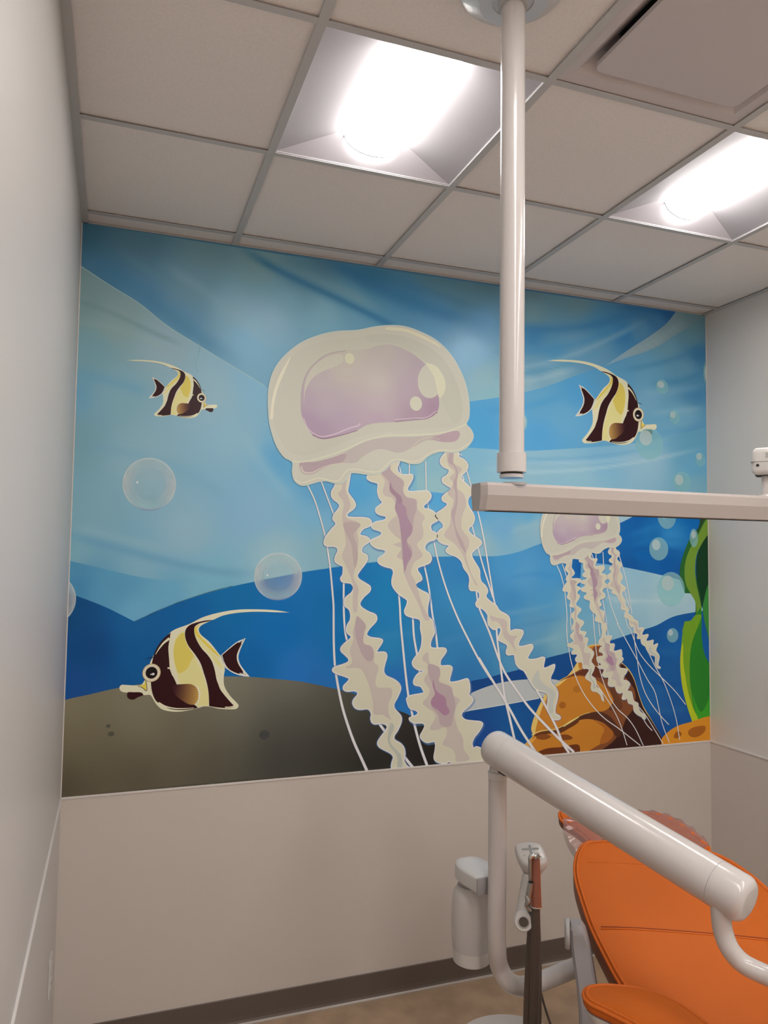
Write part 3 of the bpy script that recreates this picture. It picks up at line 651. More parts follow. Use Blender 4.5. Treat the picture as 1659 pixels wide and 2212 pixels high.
# -- jellyfish: the small one is the same drawing, scaled
F1 = (560, 680, 3.318); FA = (640, 1000, 6.504); FB = (780, 1000, 6.504); FC = (660, 1330, 6.504); FD = (840, 1330, 6.504); FE = (920, 980, 6.504); S4 = (1120, 1090, 5.53)
def affine(src, dst):
    A = np.array([list(p[:2])+[1] for p in src]); B = np.array([p[:2] for p in dst])
    return np.linalg.lstsq(A, B, rcond=None)[0].T
def zz(*prs): return [Z(*fr, [pt])[0] for fr, pt in prs]
big = zz((F1,(310,1222)),(F1,(1532,880)),(FA,(1045,870)),(FE,(780,1245)),(G7,(1290,1640)),(FC,(385,760)),(FD,(1310,1520)),(FD,(440,1690)),(F1,(65,640)),(FD,(640,1900)),(G7,(1215,885)))
sml = zz((S4,(400,715)),(S4,(1235,420)),(S4,(742,915)),(S4,(1278,995)),(S5,(1355,570)),(S5,(255,285)),(S5,(965,590)),(S5,(668,640)),(S4,(262,330)),(S5,(733,742)),(S5,(1325,280)))
TS = affine(big, sml)
TI = np.linalg.inv(np.vstack([TS, [0, 0, 1]]))[:2]
def from_small(pts): return [tuple(TI@np.array([p[0], p[1], 1.0])) for p in Z(*S5, pts)]
LEFT = (Z(*FA, [(650,60),(560,250),(540,330),(500,400),(495,460),(530,515),(580,550),(612,600),(590,650),(530,730),(515,790),(550,830),(555,870),(500,930),(430,1020),(395,1090),(395,1140),(430,1165),(520,1165),(575,1190),(585,1240),(550,1320),(545,1380),(600,1420),(655,1450),(660,1520),(655,1570),(625,1620),(640,1660),(690,1675),(770,1690),(805,1750),(780,1820),(690,1900),(675,1960),(690,2010),(740,2050),(765,2120)])
 + Z(*FC, [(630,60),(590,130),(575,190),(590,240),(640,285),(640,310),(600,350),(550,390),(500,450),(500,490),(560,550),(610,610),(600,650),(520,690),(440,715),(385,745),(385,775),(440,810),(560,850),(615,880),(600,920),(535,990),(535,1030),(580,1055),(680,1048),(735,1075),(725,1120),(675,1180),(665,1230),(700,1290),(760,1310),(880,1305),(925,1370),(918,1450),(940,1500),(980,1515),(1060,1505),(1130,1525),(1150,1560),(1120,1620),(1060,1700),(1015,1780),(1030,1830),(1110,1880),(1200,1930),(1235,1980),(1215,2060)])
 + from_small([(530,800),(540,838),(600,855),(642,892),(660,945),(682,968),(668,895),(645,835),(600,800),(582,765)])
 + Z(*FC, [(1370,2030),(1388,1950),(1375,1860),(1330,1800),(1240,1740),(1235,1690),(1290,1600),(1340,1470),(1330,1410),(1240,1300),(1235,1240),(1290,1130),(1330,1020),(1310,960),(1240,900),(1120,840),(1090,780),(1105,680),(1135,560),(1115,520),(1040,515),(990,520),(1000,480),(1075,350),(1050,330),(900,305),(850,265),(880,190),(990,60)])
 + Z(*FA, [(1110,2140),(1000,2090),(900,2020),(885,1970),(940,1880),(1030,1790),(1030,1740),(960,1690),(870,1630),(850,1580),(880,1520),(970,1400),(995,1340),(985,1300),(920,1260),(910,1210),(940,1160),(1010,1110),(1025,1080),(980,1040),(890,1015),(890,980),(940,920),(1030,880),(1050,840),(1020,790),(930,772),(800,770),(720,760),(700,735),(720,700),(800,640),(825,590),(800,530),(740,450),(715,400),(730,300),(745,200),(760,60)]))
MID = (Z(*FB, [(150,-40),(100,160),(85,215),(130,250),(235,290),(232,400),(255,490),(300,555),(270,590),(210,640),(210,690),(260,725),(340,745),(355,770),(330,805),(200,835),(145,880),(165,920),(240,945),(290,975),(275,1020),(200,1060),(130,1100),(150,1150),(220,1195),(320,1215),(345,1240),(320,1290),(240,1350),(245,1400),(330,1450),(430,1480),(455,1530),(435,1640),(440,1720),(520,1830),(620,1900),(650,1930),(640,2000),(610,2080),(630,2130),(720,2165)])
 + Z(*FD, [(420,42),(445,80),(445,180),(465,300),(455,430),(420,520),(370,580),(330,650),(340,700),(400,750),(500,770),(490,785),(410,815),(365,870),(345,930),(360,965),(440,985),(475,1030),(490,1080),(430,1100),(300,1125),(250,1160),(255,1200),(290,1290),(380,1325),(410,1360),(390,1395),(330,1420),(285,1440),(300,1470),(350,1500),(480,1505),(505,1540),(480,1610),(440,1690),(460,1730),(530,1775),(600,1765),(640,1762),(655,1800),(650,1880),(635,2000),(680,2050),(780,2065),(860,2045)])
 + from_small([(838,850),(870,870),(910,862),(900,935),(930,945),(960,932),(975,985),(1030,1010),(1042,1080),(1090,1130),(1130,1150),(1160,1182),(1180,1170),(1170,1130),(1120,1090),(1095,1040),(1090,990),(1040,960),(1025,900),(1010,850),(965,840),(980,800),(995,760),(980,735),(935,712)])
 + Z(*FD, [(1190,1870),(1160,1800),(1190,1710),(1260,1620),(1310,1520),(1290,1495),(1180,1480),(1060,1460),(1010,1400),(1040,1330),(1120,1260),(1175,1180),(1160,1150),(1115,1110),(1130,1050),(1120,930),(1100,890),(1060,895),(960,925),(850,930),(845,890),(870,790),(880,730),(850,705),(720,700),(720,620),(760,560),(800,490),(780,460),(600,455),(575,420),(590,330),(630,240),(615,150),(605,75),(545,10)])
 + Z(*FB, [(925,2040),(945,1920),(940,1850),(850,1800),(760,1740),(750,1710),(790,1670),(845,1635),(830,1580),(785,1510),(790,1470),(870,1435),(960,1395),(980,1340),(960,1280),(900,1230),(885,1180),(930,1110),(1030,1070),(1060,1040),(1050,990),(990,960),(965,900),(990,850),(1070,800),(1030,750),(1040,715),(960,660),(880,640),(870,600),(920,555),(970,490),(975,450),(930,400),(840,400),(680,405),(650,390),(645,350),(680,290),(720,200),(715,170),(640,170),(560,165),(510,120),(500,60),(530,-40)]))
RIGHT = (Z(*FE, [(320,-40),(210,70),(200,120),(240,180),(320,220),(325,260),(290,310),(230,350),(235,400),(290,440),(350,480),(340,520),(270,570),(225,620),(235,660),(290,690),(300,720),(240,780),(150,840),(115,880),(130,910),(180,930),(240,990),(240,1040),(190,1080),(150,1140),(160,1200),(230,1260),(330,1290),(280,1360),(320,1400),(430,1445),(500,1510),(530,1600),(600,1700),(615,1780),(605,1870),(625,1915),(690,1920),(745,1950),(750,2030),(710,2080)])
 + Z(*G7, [(115,25),(130,65),(180,80),(240,120),(285,190),(283,240),(290,310),(320,350),(370,385),(440,355),(465,380),(460,430),(430,500),(440,535),(540,590),(560,620),(540,710),(560,740),(650,738),(665,800),(680,870),(730,930),(800,970),(850,1070),(950,1220),(1060,1255),(1110,1275),(1130,1320),(1125,1400),(1120,1500),(1160,1590),(1200,1640),(1260,1650),(1295,1630),(1280,1605),(1225,1570),(1220,1500),(1250,1370),(1260,1280),(1230,1210),(1160,1120),(1160,1050),(1200,960),(1215,885),(1180,895),(1100,930),(1060,930),(1060,880),(1075,790),(1050,780),(960,805),(860,810),(835,790),(860,730),(910,640),(900,605),(840,610),(760,630),(710,620),(710,570),(770,450),(770,410),(720,395),(650,395),(600,415),(585,380),(580,230),(550,190),(440,125),(400,60)])
 + Z(*FE, [(960,2120),(900,2080),(840,2020),(835,1990),(860,1930),(830,1860),(770,1800),(750,1730),(745,1640),(690,1540),(640,1450),(635,1400),(680,1350),(770,1270),(775,1240),(720,1190),(640,1140),(590,1080),(600,1040),(650,990),(675,910),(660,850),(600,750),(580,690),(590,620),(640,560),(645,520),(590,450),(530,400),(490,350),(490,310),(540,260),(580,200),(575,140),(520,80),(460,50),(440,-40)]))
CREAM, SHELL, PINK1, PINK2, PINK3 = (183,181,163), (176,170,162), (172,163,157), (160,146,149), (142,120,134)
L_IN = [(Z(*FA, [(650,180),(700,190),(690,380),(760,600),(690,760),(880,850),(850,960),(870,1100),(860,1250),(850,1400),(800,1600),(870,1760),(860,1900),(840,2100),(800,2080),(790,1700),(720,1500),(640,1300),(690,1150),(660,900),(640,760),(660,560),(580,430),(630,380)]), PINK1),
 (Z(*FA, [(655,860),(690,830),(900,860),(860,930),(800,1000),(850,1160),(860,1350),(820,1480),(790,1300),(770,1150),(700,1000)]), (162,150,148)),
 (Z(*FC, [(720,0),(770,40),(840,140),(820,240),(815,380),(950,460),(960,650),(1020,720),(980,900),(1000,1000),(1200,1020),(1210,1120),(1160,1240),(1170,1400),(1200,1460),(1080,1390),(960,1380),(940,1200),(860,900),(760,740),(560,730),(650,660),(620,500),(640,420),(670,330),(660,230),(700,90)]), PINK1),
 (Z(*FC, [(720,10),(770,40),(845,140),(820,240),(815,390),(920,430),(950,600),(880,640),(800,560),(740,420),(700,300),(690,150)]), PINK2),
 (Z(*FC, [(1200,1500),(1240,1560),(1180,1750),(1240,1850),(1330,1950),(1350,2130),(1290,2130),(1290,2000),(1240,1900),(1170,1800),(1150,1700)]), (160,165,158))]
M_IN = [(Z(*FB, [(420,-10),(300,70),(270,140),(330,260),(300,400),(330,460),(440,500),(500,720),(420,800),(370,880),(450,1000),(560,1100),(450,1150),(560,1200),(500,1320),(580,1370),(600,1550),(660,1700),(800,1980),(900,2212),(960,2200),(860,2000),(750,1650),(700,1550),(740,1400),(860,1300),(780,1150),(860,1050),(870,950),(850,850),(890,760),(780,640),(780,520),(640,480),(590,400),(600,260),(500,180),(430,120),(400,60)]), PINK1),
 (Z(*FB, [(410,10),(330,50),(280,130),(380,260),(400,400),(480,480),(470,640),(530,800),(560,1100),(570,1300),(590,1450),(600,1560),(640,1450),(710,1300),(700,1180),(640,1100),(720,900),(740,760),(780,640),(760,520),(620,470),(585,380),(590,260),(480,170),(410,90)]), PINK2),
 (Z(*FB, [(415,270),(430,340),(480,400),(560,480),(570,560),(630,640),(640,740),(700,860),(720,900),(700,1000),(640,1080),(660,1180),(700,1240),(705,1310),(650,1400),(610,1520),(590,1400),(575,1150),(550,950),(520,760),(475,640),(490,500),(400,390)]), (148,125,142)),
 (Z(*FB, [(415,270),(430,340),(480,400),(560,480),(570,560),(520,570),(490,500),(400,390)]), PINK3),
 (Z(*FD, [(545,515),(480,560),(470,620),(545,680),(540,800),(490,900),(570,1040),(540,1140),(470,1220),(520,1280),(640,1370),(650,1430),(570,1590),(660,1600),(800,1570),(800,1700),(750,1800),(880,1860),(930,1950),(940,2040),(1130,2010),(1050,1880),(1030,1700),(970,1600),(920,1400),(950,1260),(995,1180),(900,1110),(890,1020),(850,980),(700,910),(720,800),(700,720),(570,670)]), PINK1),
 (Z(*FD, [(550,680),(700,730),(715,820),(700,920),(860,1000),(900,1120),(930,1250),(900,1400),(860,1550),(720,1530),(690,1400),(600,1280),(590,1200),(640,1100),(600,950),(560,850)]), PINK2),
 (Z(*FD, [(620,900),(660,1050),(790,1150),(805,1250),(850,1350),(780,1400),(680,1320),(590,1250),(590,1180),(640,1100),(610,980)]), (148,115,138))]
R_IN = [(Z(*FE, [(300,-20),(380,-20),(390,140),(500,210),(440,330),(430,480),(520,560),(560,700),(500,900),(500,1060),(600,1200),(600,1300),(560,1400),(640,1700),(720,1850),(700,1850),(560,1550),(500,1400),(380,1250),(250,1150),(330,1000),(350,800),(380,650),(300,560),(380,420),(330,340),(400,260),(310,160)]), PINK1),
 (Z(*FE, [(340,-20),(380,-20),(375,110),(440,230),(430,420),(440,640),(420,800),(400,900),(420,1050),(520,1250),(560,1400),(500,1330),(420,1150),(390,1000),(350,840),(400,720),(410,560),(380,420),(420,300),(390,180),(310,120)]), PINK2),
 (Z(*G7, [(310,190),(400,220),(500,240),(545,280),(550,400),(600,470),(690,480),(640,560),(680,700),(590,580),(500,480),(470,350),(400,270),(340,270)]), PINK1),
 (Z(*G7, [(990,960),(1010,1080),(1100,1180),(1200,1240),(1230,1290),(1200,1420),(1190,1560),(1150,1570),(1130,1460),(1140,1320),(1100,1260),(960,1210),(900,1100)]), (168,172,166))]
BELL = Z(*F1, [(65,640),(68,540),(90,440),(130,360),(200,280),(290,210),(400,160),(540,125),(700,115),(830,90),(940,80),(1040,88),(1150,125),(1270,190),(1370,290),(1440,410),(1480,520),(1500,640),(1497,740),(1480,785),(1510,820),(1530,870),(1510,920),(1460,965),(1390,985),(1290,980),(1210,1010),(1150,1060),(1080,1065),(1010,1045),(950,1060),(900,1110),(840,1140),(770,1142),(650,1135),(600,1200),(540,1205),(480,1190),(420,1195),(350,1215),(300,1220),(255,1190),(238,1130),(238,1055),(180,1020),(130,950),(90,840),(70,740)])
CAP = Z(*F1, [(295,640),(300,540),(330,430),(390,350),(480,290),(620,255),(760,250),(860,220),(960,220),(1050,255),(1130,305),(1200,370),(1260,440),(1285,600),(1280,680),(1240,730),(1150,747),(1050,755),(960,770),(850,775),(760,795),(700,830),(580,865),(450,890),(380,860),(330,790),(300,710)])


def jelly(T, k, label, threads):
    """k: size against the big jellyfish"""
    def tf(p): return tuple(T@np.array([p[0], p[1], 1.0])) if T is not None else p
    TT = T
    B = Art(); z = 30
    B.line(BELL+BELL[:1], .007*k, .007*k, (168,182,178), z-1, T=TT)
    B.poly(BELL, (177,177,166), z, T=TT)
    # soft shading of the dome
    c0 = np.array(tf(Z(*F1, [(800, 560)])[0])); R_ = .36*k
    B.poly(Z(*F1, [(90,640),(95,540),(130,430),(220,310),(330,235),(450,190),(700,165),(940,140),(1130,190),(1260,270),(1370,400),(1430,540),(1455,700),(1420,790),(1200,815),(900,840),(700,880),(500,960),(320,1010),(220,985),(150,900),(105,780)]), (174,174,163), z+1, T=TT)
    B.poly(Z(*F1, [(750,160),(940,140),(1130,190),(1290,290),(1370,400),(1430,540),(1455,700),(1400,780),(1300,600),(1250,420),(1130,290),(950,200),(800,205)]), (171,172,161), z+2, T=TT)
    B.poly(Z(*F1, [(285,1065),(400,1055),(560,1010),(760,910),(900,882),(1100,876),(1300,860),(1425,835),(1435,862),(1410,905),(1330,915),(1200,900),(1100,950),(1000,990),(860,962),(750,1010),(690,1060),(560,1065),(460,1100),(380,1145),(310,1140),(290,1110)]), (166,160,157), z+2, T=TT)
    B.poly(Z(*F1, [(285,1065),(400,1055),(500,1030),(620,1000),(600,1050),(480,1085),(400,1120),(330,1125),(300,1100)]), (158,142,148), z+3, T=TT)
    B.poly(Z(*F1, [(1270,868),(1425,835),(1435,862),(1410,900),(1330,912),(1260,900),(1230,885)]), (160,142,150), z+3, T=TT)
    B.line(Z(*F1, [(300,1085),(315,1125),(370,1132),(450,1095),(540,1070),(640,1065)]), .004*k, .002*k, (190,180,172), z+4, T=TT)
    B.line(Z(*F1, [(1090,950),(1150,900),(1210,880),(1290,895)]), .004*k, .002*k, (182,176,160), z+4, T=TT)
    B.line(Z(*F1, [(238,1050),(300,1056),(450,1022),(600,972),(760,902),(900,868),(1100,862),(1300,848),(1400,820),(1480,785)]), .006*k, .006*k, (186,188,170), z+4, T=TT)
    B.line(Z(*F1, [(255,1180),(300,1205),(420,1172),(560,1190),(640,1110),(850,1125),(960,1040),(1120,1050),(1260,975),(1420,970),(1500,920)]), .004*k, .004*k, (190,190,172), z+2, T=TT)
    # inner cap with a purple glow at its foot
    cA_ = [(Z(*F1, [q])[0], c) for q, c in (((330,760),(152,134,154)),((450,850),(152,134,153)),((600,780),(158,142,160)),((330,600),(160,146,160)),((420,480),(168,160,162)),((600,400),(172,168,160)),((850,480),(174,170,164)),((850,650),(168,158,162)),((850,750),(160,142,158)),((1100,720),(152,133,148)),((1250,680),(148,126,145)),((1000,350),(164,156,160)),((1150,400),(158,146,156)),((900,260),(168,164,158)),((1080,560),(160,146,158)),((650,270),(172,170,158)),((480,640),(164,154,164)))]
    pts = np.array([tf(a[0]) for a in cA_]); cc = np.array([a[1] for a in cA_], float)
    def cf(u, v, ov):
        d = ((ov[:, None, :]-pts[None])**2).sum(-1)+(.035*k)**2
        w_ = d**-1.4; return (w_@cc)/w_.sum(1)[:, None]
    B.poly(CAP, cf, z+3, T=TT, grid=.016*k)
    B.line(Z(*F1, [(310,680),(302,540),(335,430),(395,350),(490,285),(620,258)]), .003*k, .004*k, (156,150,146), z+5, T=TT)
    B.poly(Z(*F1, [(318,640),(330,545),(380,455),(470,400),(560,365),(600,330),(590,290),(520,290),(430,335),(360,410),(325,500)]), (177,176,164), z+5, T=TT)
    B.line(Z(*F1, [(315,740),(350,820),(430,872),(520,862),(640,815),(715,790),(720,780)]), .0035*k, .006*k, (186,172,182), z+5, T=TT)
    B.line(Z(*F1, [(380,862),(450,888),(560,870),(700,830)]), .006*k, .004*k, (138,112,134), z+4, T=TT)
    B.line(Z(*F1, [(970,752),(1100,742),(1200,735),(1265,690)]), .003*k, .003*k, (182,168,176), z+5, T=TT)
    B.line(Z(*F1, [(970,768),(1100,755),(1200,745),(1275,700)]), .004*k, .003*k, (138,112,134), z+4, T=TT)
    c = Z(*F1, [(1222,475)])[0]; B.ellipse(c, .0585, .0775, (178,178,166), z+6, T=TT, a0=-.15)
    B.poly(Z(*F1, [(1190,350),(1260,370),(1320,450),(1330,540),(1290,600),(1270,540),(1250,450),(1215,390)]), (190,190,168), z+7, T=TT)
    c = Z(*F1, [(1120,638)])[0]; B.ellipse(c, .0285, .0315, (184,184,168), z+6, T=TT)
    c = Z(*F1, [(645,315)])[0]; B.ellipse(c, .021, .023, (186,186,164), z+6, T=TT)
    B.poly(Z(*F1, [(225,300),(160,400),(110,520),(85,640),(80,750),(92,750),(105,640),(135,520),(180,410)]), (205,204,176), z+4, T=TT)
    B.poly(Z(*F1, [(900,95),(1040,100),(1150,140),(1270,205),(1300,235),(1200,190),(1060,130),(900,105)]), (192,190,170), z+4, T=TT)
    root = B.build('jellyfish', mural, label)
    for nm, out_, ins, zb in (('left', LEFT, L_IN, 20), ('right', RIGHT, R_IN, 20), ('mid', MID, M_IN, 21)):
        A_ = Art()
        cr = crom(out_, True, 4)
        cl = [tuple(p) for p in cr]+[tuple(cr[0])]
        sh = [(p[0]+(.004 if nm == 'mid' else 0), p[1]-(.005 if nm == 'mid' else 0)) for p in cl]
        A_.line(sh, .016*k, .016*k, (25,72,140), zb-3, T=TT, alpha=.34, smooth=False)
        A_.line(cl, .008*k, .008*k, (200,206,198), zb-1, T=TT, smooth=False)
        A_.poly(cl[:-1], CREAM, zb, T=TT, raw=True)
        for q, (pl, col) in enumerate(ins): A_.poly(pl, col, zb+1+q, T=TT)
        A_.build('frilled_arm', root)
    qz = 0
    for th in threads:
        for seg in th:
            A_ = Art(); qz += .13
            wz = lambda z_: (.0052+.0062*min(1, max(0, (2.05-z_)/1.1))) if k == 1 else .0040
            w0, w1 = wz(seg[0][1]), wz(seg[-1][1])
            A_.line(seg, w0+.004*k, w1+.004*k, (10,60,120), 14.5, alpha=.25)
            A_.line(seg, w0, w1, (196,206,202), 16+qz)
            A_.build('tentacle', root)
    return root
BT = [[Z(*FA, [(155,310),(250,510),(340,790),(405,1040),(430,1170),(470,1440),(500,1750),(520,2000),(522,2206)])+Z(*FC, [(393,300),(398,500),(410,700),(430,850),(465,1050),(520,1300),(590,1530),(680,1780),(780,2000),(870,2200)])],
 [Z(*FA, [(345,250),(430,480),(530,740)]), Z(*FA, [(665,1650),(663,1900),(668,2160)])+Z(*FC, [(555,230),(580,350),(600,420)]), Z(*FC, [(1000,1470),(1110,1620),(1200,1740)]), Z(*FC, [(1340,1920),(1400,2000),(1520,2150)])],
 [Z(*FB, [(525,1820),(540,2000),(550,2212)])+Z(*FD, [(190,400),(230,800),(270,1120),(310,1310),(340,1460),(400,1700),(460,1900),(540,2120)])],
 [Z(*FB, [(720,2150),(725,2212)])+Z(*FD, [(350,300),(395,560),(430,810)])],
 [Z(*FB, [(515,-20),(565,170)])], [Z(*FB, [(675,-20),(672,180)])], [Z(*FB, [(903,-20),(912,390)]), Z(*FB, [(930,520),(945,670)]), Z(*FB, [(965,850),(985,950)])],
 [Z(*FB, [(880,1420),(930,1650),(970,1900),(1000,2140)])+Z(*FD, [(650,200),(680,470)])],
 [Z(*FB, [(1010,1050),(1060,1300),(1140,1600),(1240,1900),(1360,2190)])+Z(*FD, [(1080,270),(1280,650),(1440,900)])+Z(*G7, [(150,780),(330,1080),(480,1320),(600,1530),(760,1820),(980,2150)])],
 [Z(*FE, [(700,1900),(720,2050),(750,2180)])+Z(*G7, [(250,300),(330,500),(430,790),(530,1010),(700,1260),(850,1470),(1100,1740),(1300,1940),(1490,2110)])],
 [Z(*G7, [(400,360),(420,600),(455,880),(490,1150),(520,1350),(570,1560),(620,1780),(670,2000)])],
 [Z(*G7, [(790,960),(960,1230),(1100,1480),(1250,1780),(1330,1980),(1420,2120)])],
 [Z(*FE, [(440,0),(500,20)]), Z(*FE, [(570,245),(650,520),(740,870),(810,1200),(860,1500),(910,1800),(960,2090)])+Z(*G7, [(400,80)])],
 [Z(*FE, [(510,310),(530,380)]), Z(*FE, [(640,1000),(690,1180)]), Z(*FE, [(725,1310),(790,1550),(870,1800),(940,2020)])]]
jelly(None, 1, 'large translucent jellyfish print in the middle of the wall', BT)
ST = [[Z(*S4, [(455,725),(500,830),(535,960),(550,1050),(570,1250),(575,1390)])+Z(*S5, [(240,30),(245,200),(268,360),(290,480),(350,680),(430,850),(540,1010),(680,1160),(860,1290),(1120,1495)])],
 [Z(*S4, [(518,705),(572,865)]), Z(*S4, [(618,1190),(622,1450),(640,1520)])], [Z(*S5, [(555,-60),(575,200),(600,420),(640,610),(700,790),(760,930),(850,1060),(960,1160),(1050,1280),(1155,1495)])],
 [Z(*S4, [(885,1280),(895,1450),(905,1560)])], [Z(*S5, [(615,-20),(637,190)])], [Z(*S4, [(1000,1130),(1040,1350),(1070,1580)])],
 [Z(*S4, [(1050,990),(1110,1230),(1185,1430)])+Z(*S5, [(840,30),(930,200),(1080,470),(1200,700),(1290,850),(1340,1050),(1380,1230),(1465,1460)])],
 [Z(*S4, [(1260,1280),(1300,1450)])+Z(*S5, [(1000,110),(1040,220),(1100,370),(1200,510),(1380,690),(1530,840),(1659,1005)])],
 [Z(*S5, [(1040,60),(1050,250),(1080,450),(1110,650),(1170,850),(1260,1010),(1370,1150),(1460,1245)])],
 [Z(*S5, [(1190,320),(1290,540),(1390,720),(1470,920),(1540,1150),(1590,1430)])], [Z(*S5, [(580,735),(720,940),(800,1070),(880,1240),(960,1490)])],
 [Z(*S5, [(1090,1020),(1180,1130),(1280,1290),(1390,1470)])], [Z(*S5, [(1150,1170),(1200,1250),(1260,1315)])],
 [Z(*S4, [(1190,580),(1260,820),(1310,1050),(1350,1310)])], [Z(*S4, [(1255,1005),(1325,1240)])], [Z(*S4, [(865,575),(890,645)])], [Z(*S4, [(922,575),(922,645)])], [Z(*S4, [(1003,565),(1012,725)])], [Z(*S4, [(1045,980),(1060,1010)])]]
jelly(TS, .42, 'small translucent jellyfish print below the track arm', ST)

# -- three striped fish, one drawing
F3 = (240, 1290, 4.1475); F2 = (1170, 760, 6.144); FF1 = (240, 740, 6.381)
DK, FCR, YL, YP = (40,9,15), (212,196,168), (198,178,72), (206,190,132)
def fish(dst_fr, dst, label):
    src = [(1205,370),(1140,975),(1600,137),(85,800),(362,676),(535,325),(1238,710),(760,985)]
    T = None if dst is None else affine(Z(*F3, src), Z(*dst_fr, dst))
    k = 1.0 if T is None else abs(np.linalg.det(T[:, :2]))**.5
    z = 10
    def P(A_, pts, col, zz_, **kw): A_.poly(Z(*F3, pts), col, z+zz_, T=T, **kw)
    def Ln(A_, pts, w0, w1, col, zz_, **kw): A_.line(Z(*F3, pts), w0*k, w1*k, col, z+zz_, T=T, **kw)
    A = Art()
    P(A, [(1600,137,'c'),(1480,118),(1300,108),(1130,112),(980,135),(820,180),(700,240),(550,300),(480,370),(420,450),(375,530),(345,600),(335,700),(320,738),(300,745),(270,785),(220,790),(130,785),(95,785),(76,803),(80,832),(110,850),(200,852),(270,856),(290,875),(350,876),(372,905),(400,952),(450,1000),(530,1022),(620,1024),(720,1007),(780,992),(830,978),(880,980),(960,997),(1060,1004),(1125,997),(1142,970),(1120,940),(1080,900),(1030,830),(1010,780),(1010,700),(1018,640),(985,530),(960,500),(880,400),(800,330),(785,290),(800,260),(860,225),(920,200),(1000,165),(1130,140),(1300,130),(1480,135)], FCR, 0)
    P(A, [(760,255),(745,300),(775,360),(850,440),(930,520),(975,580),(1000,640),(960,620),(900,540),(820,450),(750,350),(740,290)], YP, 1)
    P(A, [(800,245),(770,275),(780,320),(850,400),(940,490),(975,540),(900,480),(800,380),(748,310),(755,270)], YL, 2)
    P(A, [(650,310),(590,350),(560,420),(555,520),(570,620),(595,700),(620,775),(760,790),(800,850),(790,920),(770,975),(820,970),(860,976),(872,940),(868,850),(840,750),(810,660),(760,560),(700,460),(665,385)], YP, 1)
    P(A, [(645,318),(595,360),(568,430),(562,520),(580,620),(610,680),(680,640),(720,560),(740,530),(700,460),(665,390)], YL, 2, alpha=.9)
    P(A, [(910,205),(850,208),(760,228),(700,252),(668,290),(662,350),(690,430),(750,510),(800,590),(830,680),(855,760),(872,850),(878,975,'c'),(960,987),(1060,991),(1098,976),(1070,940),(1010,870),(975,820),(950,740),(940,660),(910,580),(860,510),(800,440),(760,370),(745,310),(750,265),(790,235),(860,218)], DK, 3)
    Ln(A, [(775,400),(820,460),(870,510),(910,570),(935,650),(950,740),(975,812)], .009, .006, FCR, 4, taper=True)
    Ln(A, [(1020,985),(1070,982),(1100,968),(1090,940)], .004, .003, FCR, 4)
    P(A, [(533,316,'c'),(460,380),(400,470),(372,560),(358,640),(356,760),(370,860),(400,925),(430,950),(520,998),(620,1010),(720,1002),(778,990,'c'),(745,962),(700,950),(640,880),(600,810),(575,750),(550,700),(528,650),(520,560),(513,450),(525,370)], DK, 3)
    Ln(A, [(522,368),(470,410),(430,460),(398,512)], .010, .002, FCR, 4)
    Ln(A, [(425,945),(480,975),(560,994),(650,997),(740,990)], .007, .002, FCR, 4)
    Ln(A, [(505,632),(530,640),(545,680),(552,700)], .006, .004, FCR, 4)
    body = A.build('fish', mural, label)
    A = Art()
    P(A, [(985,518,'c'),(1060,452),(1130,398),(1205,366,'c'),(1165,450),(1140,530),(1152,590),(1190,650),(1242,712,'c'),(1180,706),(1100,682),(1045,648),(1018,625),(1005,570)], (205,205,185), -1)
    P(A, [(995,518,'c'),(1060,462),(1130,408),(1192,376,'c'),(1152,450),(1126,520),(1132,580),(1165,640),(1205,695,'c'),(1130,682),(1065,650),(1035,620),(1010,570)], DK, 0)
    Ln(A, [(1140,405),(1180,384),(1165,415)], .003, .003, (205,200,190), 1); Ln(A, [(1150,680),(1195,690),(1180,668)], .003, .003, (205,200,190), 1)
    A.build('tail_fin', body)
    A = Art()
    fa = np.array(Z(*F3, [(560, 860)])[0]); fb = np.array(Z(*F3, [(790, 870)])[0])
    if T is not None: fa = T@np.append(fa, 1); fb = T@np.append(fb, 1)
    def fc(u, v, ov):
        d = fb-fa; t = np.clip(((ov-fa)@d)/(d@d), 0, 1)[:, None]
        pr = ((ov-fa)@np.array([-d[1], d[0]]))/(d@d); st = .10*np.sin(pr*90)[:, None]*t
        return np.array((50,20,26))*(1-t)+np.array((172,138,72))*t*(1+st)
    P(A, [(560,790),(640,778),(720,780),(765,810),(782,870),(770,930),(740,960),(690,955),(630,920),(580,880),(555,830)], fc, 5, grid=.004*k)
    A.build('side_fin', body)
    A = Art()
    for (r, col, q) in ((82, (150,135,95), 5), (77, (208,186,164), 6), (53, (16,8,12), 7)):
        c = Z(*F3, [(362, 676)])[0]; e = Z(*F3, [(362+r, 676)])[0]; g = Z(*F3, [(362, 676+r)])[0]
        A.ellipse(c, abs(e[0]-c[0]), abs(g[1]-c[1]), col, z+q, T=T)
    c = Z(*F3, [(376, 688)])[0]; A.ellipse(c, .0055, .0045, (225,225,225), z+8, T=T); c = Z(*F3, [(360, 690)])[0]; A.ellipse(c, .004, .0022, (225,225,225), z+8, T=T)
    Ln(A, [(300,568),(335,545),(380,540),(430,560)], .002, .003, (30,14,40), 6, taper=True)
    A.build('eye', body)
    A = Art()
    P(A, [(150,852),(200,850),(275,855),(287,875),(240,895),(200,916),(165,912),(143,888)], DK, 5)
    P(A, [(308,745),(298,780),(262,792),(315,836,'c'),(316,790)], YL, 5)
    Ln(A, [(240,795),(280,810),(318,838),(318,790),(312,745)], .002, .002, (60,50,20), 6)
    A.build('mouth', body)
fish(F3, None, 'black and yellow striped fish print facing left above the seabed')
fish(F2, [(470,440),(545,1190),(90,122),(1520,980),(1283,835),(1130,425),(440,845),(900,1185)], 'black and yellow striped fish print right of the white post')
